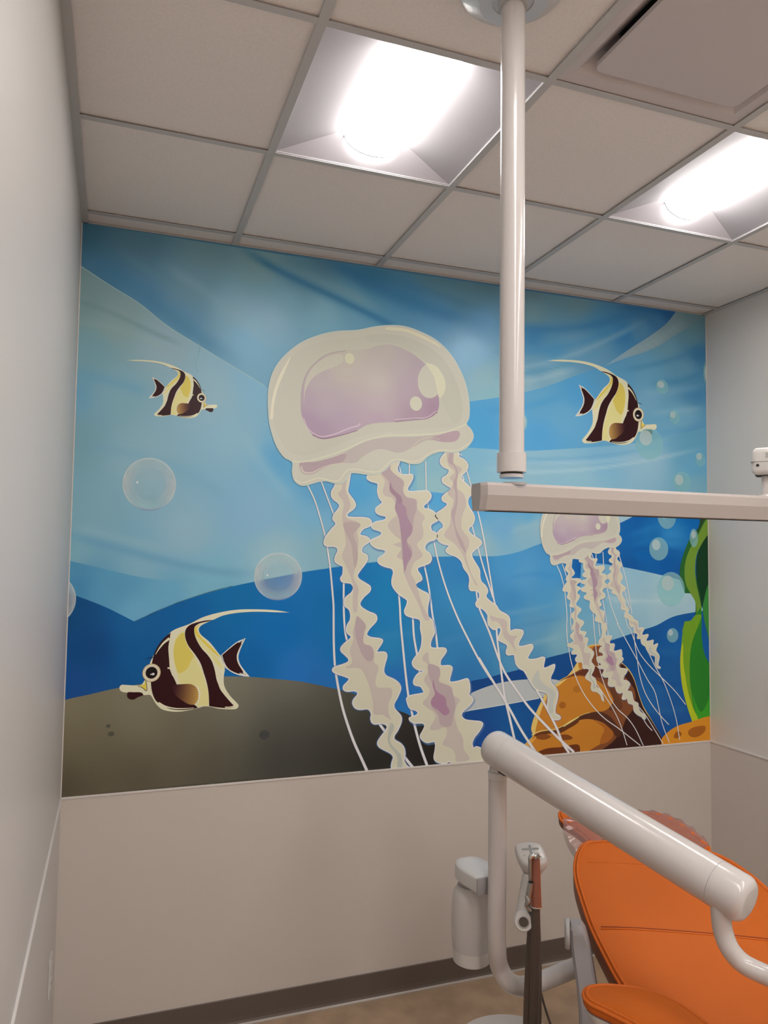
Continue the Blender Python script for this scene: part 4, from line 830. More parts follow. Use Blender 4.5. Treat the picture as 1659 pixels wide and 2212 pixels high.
fish(FF1, [(550,480),(600,1000),(215,252),(1460,875),(1250,762),(1122,468),(525,755),(905,1005)], 'small black and yellow striped fish print at upper left')

# ================================================================ CEILING POST WITH TRACK ARM AND DENTAL LIGHT
def ceiling_post():
    px, py = .289, -1.612                      # axis of the post
    t = empty('dental_light', (px, py, H)); tag(t, 'white ceiling post with a long horizontal track arm carrying a dental light head', 'dental light')
    bm = lathe([(.116, 0), (.116, -.006), (.110, -.012), (.075, -.030), (.074, -.036), (.045, -.036), (.045, -.033)][::-1], (px, py, H-.001), 56)
    mk('ceiling_plate', bm, M['galv'], t, smooth=30)
    bm = bmesh.new(); tube([(px, py, H-.034), (px, py, H-.05)], .033, 32, bm=bm)
    mk('post_ring', bm, M['greyl'], t, smooth=50)
    zt = onp(1093, 1032, 1, py)[2]; zc0 = onp(1093, 978, 1, py)[2]; zc1 = onp(1093, 1021, 1, py)[2]
    R_ = .0262
    bm = lathe([(R_, zc0-.01), (R_, H-.060), (R_*.93, H-.048), (R_*.8, H-.042)], (px, py, 0), 40)
    mk('post', bm, M['white'], t, smooth=40)
    bm = lathe([(R_, zc1), (R_+.0045, zc1+.001), (R_+.0045, zc0-.001), (R_, zc0)], (px, py, 0), 40)
    mk('collar', bm, M['white'], t, smooth=40)
    bm = lathe([(R_-.001, zt), (R_-.001, zc1-.0035)], (px, py, 0), 40)
    mk('swivel', bm, M['white'], t, smooth=40)
    bm = lathe([(R_-.003, zc1-.004), (R_-.003, zc1+.001)], (px, py, 0), 32)
    mk('swivel_gap', bm, M['dark'], t, smooth=40)
    # arm: extruded profile with a chamfered lower half, running parallel to the mural wall
    dpth = .034
    z1 = onp(1053, 1041, 1, py-dpth*.9)[2]; hgt = .0565
    prof = [(-.034, -.006), (-.030, 0), (.030, 0), (.034, -.006), (.034, -.026), (.024, -hgt+.001), (.022, -hgt), (-.022, -hgt), (-.024, -hgt+.001), (-.034, -.026)]
    xa = onp(1054, 1070, 1, py-dpth)[0]; xb = 1.62
    bm = bmesh.new(); L = []
    for x, inset in ((xa-.010, .62), (xa, 1), (xb, 1), (xb+.010, .62)):
        L.append([bm.verts.new((x, py+p[0]*inset, z1+(p[1] if inset == 1 else p[1]*.98-.001))) for p in prof])
    for a, b in zip(L, L[1:]):
        for k in range(len(prof)): bm.faces.new((a[k], a[(k+1) % len(prof)], b[(k+1) % len(prof)], b[k]))
    bm.faces.new(L[0]); bm.faces.new(L[-1][::-1])
    mk('track_arm', bm, M['armw'], t)
    mk('track_slot', box(xa+.015, xb-.01, py-.012, py+.012, z1-hgt-.0008, z1-hgt+.002), M['dark'], t)
    bm = bmesh.new(); tube([(px, py-.010, z1+.003), (px, py-.010, z1-.003)], .026, 32, bm=bm)
    bmesh.ops.translate(bm, verts=bm.verts, vec=(0, -.001, 0))
    mk('swivel_seat', bm, M['grey'], t, smooth=40)
    # half round grey patch for the shadow gap where the swivel sits into the arm front
    bm = bmesh.new(); L = []
    vs = [bm.verts.new((px+.014*math.cos(a)+.002, py-.0342, z1-.0105*math.sin(a)*.9)) for a in np.linspace(0, math.pi, 14)]
    vs2 = [bm.verts.new((v.co.x, py-.030, v.co.z)) for v in vs]
    bm.faces.new(vs)
    for a in range(13): bm.faces.new((vs[a], vs[a+1], vs2[a+1], vs2[a]))
    mk('swivel_shade_patch', bm, M['grey'], t)
    # light head carrier
    hx = onp(1655, 1050, 1, py)[0]; zt2 = z1
    bm = lathe([(.024, 0), (.022, .006), (.0105, .010), (.010, .075)], (hx, py, zt2-.001), 28)
    mk('head_post', bm, M['white'], t, smooth=40)
    d = math.radians(-52)
    zb = zt2+.052; hh = .066; ln = .24
    b2 = box(-.028, ln, -.032, .032, 0, hh, .014, 5)
    rotm = Matrix.Rotation(d, 4, 'Z')
    off = Vector((hx-.002, py, zb))
    b2.transform(Matrix.Translation(off)@rotm)
    hd = mk('light_head', b2, M['white2'], t, smooth=50)
    def put(b_, nm, m_, sm=False):
        b_.transform(Matrix.Translation(off)@rotm); return mk(nm, b_, m_, hd, smooth=sm)
    put(box(-.0286, ln+.0006, -.0326, .0326, hh*.47, hh*.485, 0), 'joint_line', M['seam'])
    b_ = bmesh.new(); tube([(-.013, -.0335, hh*.34), (-.013, -.030, hh*.34)], .0036, 14, bm=b_); put(b_, 'screw', M['dark'])
    put(box(-.020, .03, -.020, .020, -.001, .004), 'cable_opening', M['dark'])
    # the letters that show at the frame's edge
    c = bpy.data.curves.new('letters', 'FONT'); c.body = 'S'; c.size = .016; c.extrude = .0002; c.offset = .0004
    o = bpy.data.objects.new('letters', c); dg = bpy.context.evaluated_depsgraph_get
    COL.objects.link(o); me = bpy.data.meshes.new_from_object(o.evaluated_get(dg())); COL.objects.unlink(o); bpy.data.objects.remove(o)
    b_ = bmesh.new(); b_.from_mesh(me); b_.transform(Matrix.Translation((.0035, -.0324, hh*.62))@Matrix.Rotation(math.pi/2, 4, 'X'))
    put(b_, 'letter', M['icon'])
    # lamp reflector at the far end of the head (out of frame)
    b_ = lathe([(.09, -.05), (.095, -.03), (.07, .0), (.03, .02)], (ln+.03, 0, 0), 32); put(b_, 'lamp_shell', M['white2'], 40)
ceiling_post()

# ================================================================ DELIVERY ARM
def P3(x, y, t): return V(dep(x, y, t))
def delivery():
    T0, T1 = 2.15, 1.60
    a = P3(1066, 1613, T0); b = P3(1598, 1938, T1)
    d = (b-a).normalized()
    post_top = P3(1075, 1668, 2.155)
    t = empty('delivery_arm', (post_top.x, post_top.y, 0)); tag(t, 'thick white tubular delivery arm on a bent post in front of the orange chair', 'delivery arm')
    R_ = .0505
    up = Vector((0, 0, 1)); s = d.cross(up).normalized(); n = s.cross(d)
    def capsule(p, q, r, roundA, roundB, name, m, par, rr=.03):
        bm = bmesh.new(); L = []; segs = 40
        ln = (q-p).length; prof = []
        if roundA:
            for k in range(7):
                th = math.pi/2*k/6; prof.append((rr*(1-math.cos(th)), r-rr+rr*math.sin(th)))
        else: prof.append((0, r))
        if roundB:
            for k in range(7):
                th = math.pi/2*(1-k/6); prof.append((ln-rr*(1-math.cos(th)), r-rr+rr*math.sin(th)))
        else: prof.append((ln, r))
        for x, rad in prof: L.append([bm.verts.new(p+d*x+(s*math.cos(2*math.pi*k/segs)+n*math.sin(2*math.pi*k/segs))*rad) for k in range(segs)])
        for A, B in zip(L, L[1:]):
            for k in range(segs): bm.faces.new((A[k], A[(k+1) % segs], B[(k+1) % segs], B[k]))
        bm.faces.new(L[0]); bm.faces.new(L[-1][::-1])
        return mk(name, bm, m, par, smooth=50)
    e0 = a+d*.055; L_ = (b-a).length; e1 = a+d*(L_-.052)
    capsule(a-d*.018, e0-d*.0008, R_, True, False, 'end_cap', M['white'], t, .030)
    capsule(e0, e1-d*.0008, R_, False, False, 'arm_tube', M['white'], t)
    capsule(e1, b+d*.022, R_, False, True, 'end_cap', M['white'], t, .021)
    capsule(e1-d*.004, e1+d*.004, R_-.0008, False, False, 'joint_line', M['seam'], t)
    capsule(e0-d*.004, e0+d*.004, R_-.0006, False, False, 'joint_line', M['greyl'], t)
    # post with its lower bend
    rp = .0262
    zt = post_top.z
    x0, y0 = post_top.x, post_top.y
    zb = onp(1073, 2040, 1, y0)[2]
    low = P3(1112, 2126, 2.15); zl = low.z
    far = onp(1262, 2082, 2, zl+.03); far = V(far)
    far2 = V(onp(1330, 2062, 2, zl+.05))
    hdir = (Vector((far.x, far.y, 0))-Vector((low.x, low.y, 0)))
    pts = [(x0, y0, zt-.012), (x0, y0, (zt+zb)/2), (x0, y0, zb), tuple(P3(1079, 2088, 2.15)), tuple(P3(1095, 2117, 2.15)), tuple(P3(1120, 2130, 2.17)), tuple(P3(1155, 2124, 2.21)), tuple(far)]
    bm = tube(pts, rp, 28, smooth=8)
    mk('bent_post', bm, M['white'], t, smooth=50)
    bm = bmesh.new(); tube([(x0, y0, zt-.016), (x0, y0, zt+.002)], rp+.0016, 32, bm=bm); mk('post_collar', bm, M['white2'], t, smooth=50)
    bm = bmesh.new(); tube([(x0, y0, zt), (x0+.006, y0, zt+.055)], [rp-.002, rp-.004], 28, bm=bm); mk('post_neck', bm, M['white'], t, smooth=50)
    q = P3(1084, 1664, 2.12)
    bm = box(-.004, .022, -.012, .012, -.006, .006, .002); bm.transform(Matrix.Translation(q+Vector((0, 0, 0)))@d.to_track_quat('X', 'Z').to_matrix().to_4x4()); mk('slot', bm, M['dark'], t)
    q = a+d*(L_-.115)-n*(R_-.002)
    bm = box(-.028, .030, -.012, .012, -.004, .010, .002); bm.transform(Matrix.Translation(q)@d.to_track_quat('X', 'Z').to_matrix().to_4x4()); mk('slot', bm, M['dark'], t)
    # lower curved tube at the right end
    pts = [P3(1556, 1940, 1.61), P3(1557, 1972, 1.61), P3(1562, 2012, 1.61), P3(1577, 2050, 1.60), P3(1604, 2080, 1.59), P3(1645, 2102, 1.57), P3(1700, 2122, 1.54), P3(1790, 2140, 1.5)]
    bm = tube([tuple(p) for p in pts], .0205, 26, smooth=8)
    mk('curved_tube', bm, M['white'], t, smooth=50)
    # tray head beyond the frame
    c = P3(1850, 2150, 1.47)
    mk('tray_head', box(c.x-.06, c.x+.34, c.y-.17, c.y+.13, c.z-.045, c.z+.03, .018, 4), M['white2'], t, smooth=50)
    bm = tube([(c.x-.02, c.y-.17, c.z), (c.x-.02, c.y-.22, c.z+.01), (c.x+.30, c.y-.22, c.z+.01), (c.x+.30, c.y-.17, c.z)], .009, 14); mk('tray_handle', bm, M['greyl'], t, smooth=50)
    # bottle hanging from the post
    tb = 2.25
    ctr = P3(1019, 1990, tb); bx, by = ctr.x, ctr.y
    def zz_(py_): return onp(1019, py_, 1, by)[2]
    w_ = empty('water_bottle', (bx, by, zz_(2079))); tag(w_, 'frosted white water bottle hanging from a white cap holder beside the bent post', 'bottle')
    k = tb/FPX
    zb0 = zz_(2078); zb1 = zz_(2044); zs = zz_(1932); zn = zz_(1900)
    rb = 44*k
    bm = lathe([(0, zb0), (rb*.70, zb0), (rb*.9, zb0+.008), (rb*.93, zb1)], (bx, by, 0), 40); mk('base_cup', bm, M['white2'], w_, smooth=40)
    bm = lathe([(rb*.94, zb1+.0005), (rb*.97, zb1+.02), (rb, (zb1+zs)/2), (rb*.97, zs-.01), (rb*.90, zs+.010), (rb*.74, zs+.024), (rb*.70, zn-.014)], (bx, by, 0), 40); mk('bottle_body', bm, M['bottle'], w_, smooth=60)
    bm = lathe([(rb*.62, zn-.012), (rb*.66, zn-.010), (rb*.66, zn+.010), (rb*.6, zn+.012)], (bx, by, 0), 36); mk('neck_ring', bm, M['grey'], w_, smooth=40)
    ex = Vector((x0-bx, y0-by, 0)); span = ex.length; ex.normalize(); ey = Vector((-ex.y, ex.x, 0))
    zc0 = zn+.006; xe = span-.034
    ring = [(-.050, 0), (-.046, -.024), (-.030, -.042), (0, -.052), (.035, -.053), (xe, -.046, 'c'), (xe, .046, 'c'), (.035, .053), (0, .052), (-.030, .042), (-.046, .024)]
    rr = crom(ring, True, 5)
    bm = bmesh.new(); L = []
    for f, z in ((.95, 0), (.99, .002), (1, .006), (1, .036), (.985, .040), (.95, .0425), (.80, .046), (.55, .050), (.25, .052)):
        L.append([bm.verts.new(Vector((bx, by, zc0+z))+ex*float(p[0])*f+ey*float(p[1])*f) for p in rr])
    for A, B in zip(L, L[1:]):
        for k_ in range(len(rr)): bm.faces.new((A[k_], A[(k_+1) % len(rr)], B[(k_+1) % len(rr)], B[k_]))
    bm.faces.new(L[0][::-1]); bm.faces.new(L[-1])
    mk('cap_head', bm, M['white2'], w_, smooth=30)
    b_ = box(xe-.002, xe+.006, -.047, .047, -.004, .044, .002); b_.transform(Matrix(((ex.x, ey.x, 0, bx), (ex.y, ey.y, 0, by), (0, 0, 1, zc0), (0, 0, 0, 1))))
    mk('mount_bracket', b_, M['grey'], w_, smooth=40)
delivery()

# ================================================================ ASSISTANT'S INSTRUMENT HOLDER
def assistant():
    tt = 2.12
    base = P3(1147, 1900, tt)
    t = empty('instrument_holder', (base.x, base.y, 0)); tag(t, 'white instrument holder with touch pad, suction handpiece and dark hoses beside the chair', 'instrument holder')
    k = tt/FPX
    # touch pad head: tilted towards the camera
    C0 = P3(1147, 1842, tt)
    nrm = (V(CAM)-C0).normalized(); nrm = (nrm*.6+Vector((0, 0, 1))*.75).normalized()
    xr = Vector((CR_[0], CR_[1], 0)).normalized(); yr = nrm.cross(xr).normalized(); xr = yr.cross(nrm).normalized()
    prof = crom([(-.040, .034), (-.015, .042), (.014, .040), (.032, .030), (.040, .004), (.042, -.024), (.030, -.040), (.004, -.046), (-.022, -.040), (-.036, -.016), (-.041, .012)], True, 5)
    bm = bmesh.new(); L = []
    for f, z in ((.0, .001), (.80, .001), (.93, -.001), (.98, -.005), (1, -.012), (.96, -.022), (.80, -.034), (.62, -.050), (.5, -.06)):
        L.append([bm.verts.new(C0+xr*p[0]*f+yr*p[1]*f*.92+nrm*z+(Vector((0, 0, -.3*abs(z))) if z < 0 else Vector())) for p in prof])
    for A, B in zip(L, L[1:]):
        for q in range(len(prof)): bm.faces.new((A[q], A[(q+1) % len(prof)], B[(q+1) % len(prof)], B[q]))
    bm.faces.new(L[-1]); bmesh.ops.remove_doubles(bm, verts=bm.verts, dist=1e-5)
    pad = mk('touch_pad', bm, M['white2'], t, smooth=45)
    Mx = Matrix((( xr.x, yr.x, nrm.x, C0.x), (xr.y, yr.y, nrm.y, C0.y), (xr.z, yr.z, nrm.z, C0.z), (0, 0, 0, 1)))
    def icon(b_, nm='pad_symbol'): b_.transform(Mx); mk(nm, b_, M['icon'], pad)
    icon(box(-.024, -.006, .009, .0135, .001, .0018, .0015)); icon(box(.006, .024, .009, .0135, .001, .0018, .0015))
    icon(box(-.003, .003, .016, .024, .001, .0018, .001)); icon(box(-.003, .003, -.003, .006, .001, .0018, .001))
    b_ = bmesh.new(); tube([(0, .011, .001), (0, .011, .0019)], .0055, 20, bm=b_); icon(b_)
    icon(box(-.022, -.018, -.010, -.0065, .001, .0018)); icon(box(.001, .009, -.012, -.0105, .001, .0018)); icon(box(.012, .022, -.006, -.0045, .001, .0018))
    # neck and body behind
    pts = [P3(1149, 1866, tt+.02), P3(1149, 1890, tt+.03), P3(1149, 1930, tt+.03), P3(1152, 1965, tt+.02)]
    bm = tube([tuple(p) for p in pts], [.030, .0265, .024, .020], 24, smooth=5, oval=(1, .8)); mk('holder_body', bm, M['white2'], t, smooth=50)
    # white handle tube with its open end towards the camera
    a, b = P3(1141, 1890, tt-.01), P3(1131, 1985, tt-.06)
    bm = tube([tuple(a), tuple(a+(b-a)*.5), tuple(b)], [.0165, .0200, .0235], 28); mk('handle', bm, M['white2'], t, smooth=50)
    fw = (V(CAM)-b).normalized(); fw = (fw+Vector((0, 0, -.25))).normalized(); b = b+fw*.022
    bm = tube([tuple(b-fw*.030), tuple(b+fw*.006), tuple(b+fw*.010)], [.0255, .0255, .0225], 30); e = mk('handle_end', bm, M['white2'], t, smooth=50)
    bm = tube([tuple(b+fw*.0095), tuple(b+fw*.0112)], [.0130, .0122], 26); mk('socket', bm, M['hose'], e, smooth=50)
    bm = tube([tuple(b+fw*.0105), tuple(b+fw*.0125)], [.0165, .0140], 26, caps=False); mk('socket_rim', bm, M['greyl'], e, smooth=50)
    # suction handpiece: amber sleeve over a tube, with chrome tip and lever
    s0, s1 = P3(1157, 1853, tt-.08), P3(1158, 1957, tt-.10)
    bm = tube([tuple(s0), tuple(s0+(s1-s0)*.4), tuple(s1)], [.0115, .0128, .0145], 22); mk('barrier_sleeve', bm, M['sleeve'], t, smooth=50)
    c0 = P3(1145, 1852, tt-.09); c1 = P3(1146, 1902, tt-.09)
    bm = tube([tuple(c0), tuple(c1)], .0055, 18); mk('metal_tube', bm, M['steel'], t, smooth=50)
    bm = tube([tuple(P3(1145, 1855, tt-.09)), tuple(P3(1150, 1848, tt-.09)), tuple(P3(1158, 1850, tt-.09))], [.006, .0075, .006], 18, smooth=4); mk('tip_bend', bm, M['chrome'], t, smooth=50)
    bm = tube([tuple(P3(1158, 1853, tt-.095)), tuple(P3(1168, 1846, tt-.11))], [.0050, .0042], 16); mk('lever', bm, M['chrome'], t, smooth=50)
    j0, j1 = P3(1147, 1906, tt-.10), P3(1142, 1938, tt-.10)
    bm = tube([tuple(j0), tuple(j1)], [.0082, .0092], 22); n_ = mk('suction_nozzle', bm, M['steel'], t, smooth=50)
    dj = (j0-j1).normalized()
    bm = tube([tuple(j0+dj*.0002), tuple(j0+dj*.0012)], .0062, 20); mk('nozzle_mouth', bm, M['dark'], n_)
    bm = tube([tuple(P3(1136, 1934, tt-.11)), tuple(P3(1141, 1948, tt-.11)), tuple(P3(1137, 1956, tt-.11)), tuple(P3(1147, 1968, tt-.11))], [.003, .0075, .005, .0035], 16, smooth=4); mk('thumb_lever', bm, M['steel'], t, smooth=50)
    bm = tube([tuple(s1), tuple(s1+(s1-s0).normalized()*.003)], .0152, 22); mk('sleeve_ring', bm, M['chrome'], t, smooth=50)
    # hoses
    def hose(x0, x1, w0, w1, dt=0, name='hose', m='hose'):
        pts = [P3(x0, 1955, tt-.10+dt), P3((x0+x1)/2+1, 2060, tt-.08+dt), P3(x1, 2190, tt-.05+dt), P3(x1-2, 2330, tt+dt)]
        e_ = pts[-1]; pts += [Vector((e_.x+.01, e_.y-.02, .14)), Vector((e_.x+.05, e_.y-.06, .02))]
        bm = tube([tuple(p) for p in pts], [w0*k, w1*k, w1*k, w1*k, w1*k, w1*k], 20, smooth=6); mk(name, bm, M[m], t, smooth=50)
    hose(1157, 1154, 9.0, 11.0); hose(1150, 1141, 7, 10.5, .02); hose(1160, 1163, 5, 7, .03)
    pts = [P3(1166, 2130, tt), P3(1176, 2172, tt), P3(1190, 2215, tt), P3(1215, 2300, tt), ]
    bm = tube([tuple(P3(1164, 2080, tt))]+[tuple(p) for p in pts]+[(pts[-1].x-.02, pts[-1].y-.05, .03)], 2.6*k, 12, smooth=6); mk('thin_hose', bm, M['hose'], t, smooth=50)
    bm = tube([tuple(P3(1152, 1965, tt+.03)), tuple(P3(1144, 2035, tt+.05)), tuple(P3(1141, 2095, tt+.06)), tuple(P3(1146, 2150, tt+.03)), tuple(P3(1150, 2200, tt-.02))], 2.2*k, 12, smooth=6); mk('white_hose', bm, M['white2'], t, smooth=50)
assistant()

# ================================================================ FLOOR JUNCTION BOX
def floor_box():
    c = onp(1108, 2262, 2, .26)
    t = empty('junction_box', (c[0], c[1], 0)); tag(t, 'rounded white utility box standing on the floor below the hoses', 'utility box')
    R_ = .19; z1 = onp(1100, 2188, 1, c[1]+R_*.85)[2]
    mk('box_body', lathe([(R_*.98, .02), (R_, .04), (R_, z1-.05), (R_*.97, z1-.025)], (c[0], c[1], 0), 48), M['white2'], t, smooth=40)
    mk('box_lid', lathe([(R_*.985, z1-.024), (R_*1.01, z1-.020), (R_*.97, z1-.008), (R_*.8, z1), (0, z1+.004)], (c[0], c[1], 0), 48), M['white2'], t, smooth=40)
    mk('box_foot', lathe([(R_*.93, 0), (R_*.93, .02)], (c[0], c[1], 0), 48), M['grey'], t, smooth=40)
floor_box()

# ================================================================ DENTAL CHAIR
def cushion(name, out, O, ax, ay, an, th, par, m, side=None, crown=.02, edge=.02, n=5, smoothed=False):
    """out: outline in (x,y) of the frame; an: outward normal of the seat face"""
    P = out if smoothed else crom(out, True, n)
    P = np.array([p[:2] for p in P], float)
    # even spacing
    seg = np.linalg.norm(np.roll(P, -1, 0)-P, axis=1); cum = np.concatenate([[0], np.cumsum(seg)]); N = 120
    Q = np.array([[np.interp(s, cum, np.append(P[:, c], P[0, c])) for c in (0, 1)] for s in np.linspace(0, cum[-1], N, endpoint=False)])
    T = np.roll(Q, -1, 0)-np.roll(Q, 1, 0); T /= np.linalg.norm(T, axis=1)[:, None]
    ar = .5*np.sum(Q[:, 0]*np.roll(Q[:, 1], -1)-np.roll(Q[:, 0], -1)*Q[:, 1])
    nn = np.stack([-T[:, 1], T[:, 0]], 1)*(1 if ar > 0 else -1)   # inward
    c = Q.mean(0)
    bm = bmesh.new(); L = []
    def ringv(q, h): return [bm.verts.new(O+ax*float(p[0])+ay*float(p[1])+an*h) for p in q]
    prof = [(edge*.55, -th), (edge*.1, -th+.006), (0, -th*.6), (0, -edge*.7), (edge*.10, -edge*.30), (edge*.38, -edge*.08), (edge*.8, edge*.05)]
    for d_, h in prof: L.append(ringv(Q+nn*d_, h))
    base = Q+nn*edge*.8
    for f in (.96, .9, .8, .66, .5, .33, .16):
        L.append(ringv(c+(base-c)*f, edge*.05+crown*(1-f**3)))
    for A, B in zip(L, L[1:]):
        for k in range(N): bm.faces.new((A[k], A[(k+1) % N], B[(k+1) % N], B[k]))
    bm.faces.new(L[0][::-1]); bm.faces.new(L[-1])
    bmesh.ops.recalc_face_normals(bm, faces=bm.faces)
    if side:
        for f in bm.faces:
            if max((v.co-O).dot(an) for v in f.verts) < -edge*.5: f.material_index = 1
    o = mk(name, bm, [m]+([side] if side else []), par, smooth=60, recalc=False)
    for q, (off, hh) in enumerate(((.001, -edge*.42), (.010, -edge*.02))):
        pts = [O+ax*float(p[0])+ay*float(p[1])+an*hh for p in (Q+nn*off)]
        pts = pts+pts[:1]
        mk('piping', tube([tuple(p) for p in pts], .0042, 8, caps=False), M['orangel'], o, smooth=60)
    return o, Q, c
def chair():
    hd, ph = math.radians(28), math.radians(32)
    a = Vector((math.sin(hd), math.cos(hd), 0)); c = Vector((math.cos(hd), -math.sin(hd), 0))
    b = a*math.cos(ph)+Vector((0, 0, 1))*math.sin(ph); n = c.cross(b)     # face normal (up/back to camera)
    P0 = V(onp(1338, 2122, 2, .66))
    def ip(x, y, off=0):
        d_ = V(ray(x, y)); O = P0+n*off; t_ = (O-V(CAM)).dot(n)/d_.dot(n); p = V(CAM)+d_*t_-O
        return (p.dot(c), p.dot(b))
    L = [ip(*q) for q in ((1338, 2122), (1300, 2052), (1275, 2000), (1256, 1945), (1243, 1900), (1240, 1872), (1246, 1840), (1262, 1818), (1290, 1812), (1350, 1815))]
    mid = (ip(1380, 1818)[0]+ip(1240, 1872)[0])/2
    Rr = [ip(*q) for q in ((1430, 1820), (1500, 1828), (1560, 1846), (1610, 1876), (1659, 1916), (1700, 1965))]
    xr = Rr[-1][0]
    xc = (xr+L[5][0])/2+.01
    t = empty('dental_chair', (P0.x+.15, P0.y-.25, 0)); tag(t, 'reclined orange vinyl dental chair with grey armrest bracket under the white arm', 'dental chair')
    rest = [(xr+.012, Rr[-1][1]-.08), (xr-.005, .02), (xr-.05, -.08), (xr-.07, -.2), (xr-.08, -.33), (xc, -.35), (L[0][0]+.13, -.33), (L[0][0]+.10, -.2), (L[0][0]+.05, -.08)]
    out = L+Rr+rest
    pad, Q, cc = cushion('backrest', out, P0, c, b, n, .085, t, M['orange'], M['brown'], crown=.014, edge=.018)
    # sewn seams across
    for (ya, yb, x1_) in (((1290, 2003), (1659, 2033), 0), ((1262, 1864), (1560, 1880), 0)):
        p = ip(*ya); q = ip(*yb)
        pts = []
        for k in range(25):
            f = k/24; x = p[0]+.01+(q[0]+.05-p[0])*f*1.02
            if x > xr-.03: break
            y = p[1]+(q[1]-p[1])*f
            # height of the crowned face there
            v_ = np.array([x, y])-cc; ang = math.atan2(v_[1], v_[0]); Qa = np.arctan2(Q[:, 1]-cc[1], Q[:, 0]-cc[0]); i_ = int(np.argmin(np.abs((Qa-ang+math.pi) % (2*math.pi)-math.pi)))
            fr = min(1, np.linalg.norm(v_)/np.linalg.norm(Q[i_]-cc)*1.03)
            h = .0009+.014*(1-fr**3)
            if x1_ == 0: pts.append(P0+c*x+b*y+n*h)
        mk('seam', tube([tuple(p_) for p_ in pts], .0014 if ya[1] > 1900 else .0007, 8), M['oranged'] if ya[1] > 1900 else M['orange'], pad, smooth=60)
        if ya[1] > 1900: mk('stitched_fold', tube([tuple(p_-b*.005) for p_ in pts], .0022, 8), M['orangel'], pad, smooth=60)
    # shell under the backrest
    # headrest behind the top edge, tipped further up, in a clear cover
    ph2 = math.radians(30); b2 = a*math.cos(ph2)+Vector((0, 0, 1))*math.sin(ph2); n2 = c.cross(b2)
    O2 = P0+b*(L[7][1]-.05)-n*.012
    def ip2(x, y):
        d_ = V(ray(x, y)); t_ = (O2-V(CAM)).dot(n2)/d_.dot(n2); p = V(CAM)+d_*t_-O2
        return (p.dot(c), p.dot(b2))
    ho = [ip2(*q) for q in ((1290, 1836), (1262, 1806), (1232, 1784), (1214, 1772), (1207, 1757), (1214, 1748), (1235, 1756), (1290, 1766), (1340, 1755), (1400, 1752), (1440, 1760), (1480, 1782), (1515, 1810), (1535, 1832), (1500, 1850), (1380, 1850))]
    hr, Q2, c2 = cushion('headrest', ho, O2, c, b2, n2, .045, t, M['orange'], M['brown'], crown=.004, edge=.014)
    # clear cover: wrinkled film a little larger than the headrest
    def film(name, pts, O, ay, an, dz):
        P = np.array(crom([p for p in pts], True, 5)); cen = P.mean(0); bm = bmesh.new(); Lr = []
        N = len(P); rnd = random.Random(3)
        for f in (1.0, .93, .8, .6, .4, .2):
            Lr.append([bm.verts.new(O+c*float(q[0])+ay*float(q[1])+an*(dz*(1-f**4)+.0045*math.sin(k*1.9+f*9)*f)) for k, q in enumerate(cen+(P-cen)*f)])
        lo = [bm.verts.new(O+c*float(q[0])+ay*float(q[1])-an*.04) for q in P]
        for A, B in zip(Lr, Lr[1:]):
            for k in range(N): bm.faces.new((A[k], A[(k+1) % N], B[(k+1) % N], B[k]))
        for k in range(N): bm.faces.new((lo[k], lo[(k+1) % N], Lr[0][(k+1) % N], Lr[0][k]))
        bm.faces.new(Lr[-1]); mk(name, bm, M['film'], hr, smooth=60)
    fo = [ip2(*q) for q in ((1275, 1832), (1256, 1846), (1236, 1826), (1220, 1792), (1218, 1768), (1240, 1762), (1300, 1760), (1370, 1750), (1420, 1753), (1465, 1768), (1505, 1795), (1532, 1826), (1480, 1842), (1380, 1840))]
    film('clear_cover', fo, O2, b2, n2, .014)
    # armrest pad at lower left
    # pad plane nearly level, close to the camera
    za = .70
    A0 = V(onp(1262, 2145, 2, za))
    def ia(x, y):
        p = V(onp(x, y, 2, za))-A0; return (p.x, p.y)
    ao = [ia(*q) for q in ((1259, 2147), (1261, 2135), (1271, 2127), (1300, 2123), (1337, 2125), (1388, 2132), (1430, 2146), (1473, 2166), (1510, 2192), (1560, 2235), (1600, 2290), (1590, 2340), (1520, 2330), (1450, 2270), (1365, 2212), (1330, 2193), (1300, 2178), (1272, 2164))]
    X, Yv, Zv = Vector((1, 0, 0)), Vector((0, 1, 0)), Vector((0, 0, 1))
    ar, _, _ = cushion('armrest', ao, A0, X, Yv, Zv, .030, t, M['orange'], M['orangel'], crown=.012, edge=.014)
    ac = A0+Vector((float(np.mean([p[0] for p in ao])), float(np.mean([p[1] for p in ao])), 0))
    # shell below the armrest
    q = np.array(crom(ao, True, 4)); cn = q.mean(0); bm = bmesh.new(); Lr = []
    for f, h in ((.95, -.031), (.93, -.045), (.80, -.062), (.55, -.072)):
        Lr.append([bm.verts.new(A0+Vector((float(p[0]), float(p[1]), h))) for p in cn+(q-cn)*f])
    for A, B in zip(Lr, Lr[1:]):
        for k in range(len(q)): bm.faces.new((A[k], A[(k+1) % len(q)], B[(k+1) % len(q)], B[k]))
    bm.faces.new(Lr[0]); bm.faces.new(Lr[-1][::-1]); mk('armrest_shell', bm, M['white2'], t, smooth=50)
    # grey bracket: a curved tapering bar from behind the backrest down to the armrest
    bp = [(1243, 1992, 2.16), (1246, 2004, 2.15), (1252, 2040, 2.14), (1260, 2090, 2.12), (1268, 2140, 2.10), (1273, 2190, 2.08), (1276, 2250, 2.05), (1300, 2330, 2.02)]
    wid = [.013, .020, .025, .026, .027, .027, .028, .03]
    bm = bmesh.new(); Lr = []
    for (x, y, tt), w_ in zip(bp, wid):
        p = P3(x, y, tt)
        e = .006
        sec = [(-w_+e, -.022), (w_-e, -.022), (w_, -.022+e), (w_+.006, .022-e), (w_+.006-e, .022), (-w_+e, .022), (-w_, .022-e), (-w_, -.022+e)]
        Lr.append([bm.verts.new(p+c*s_+a*u_) for s_, u_ in sec])
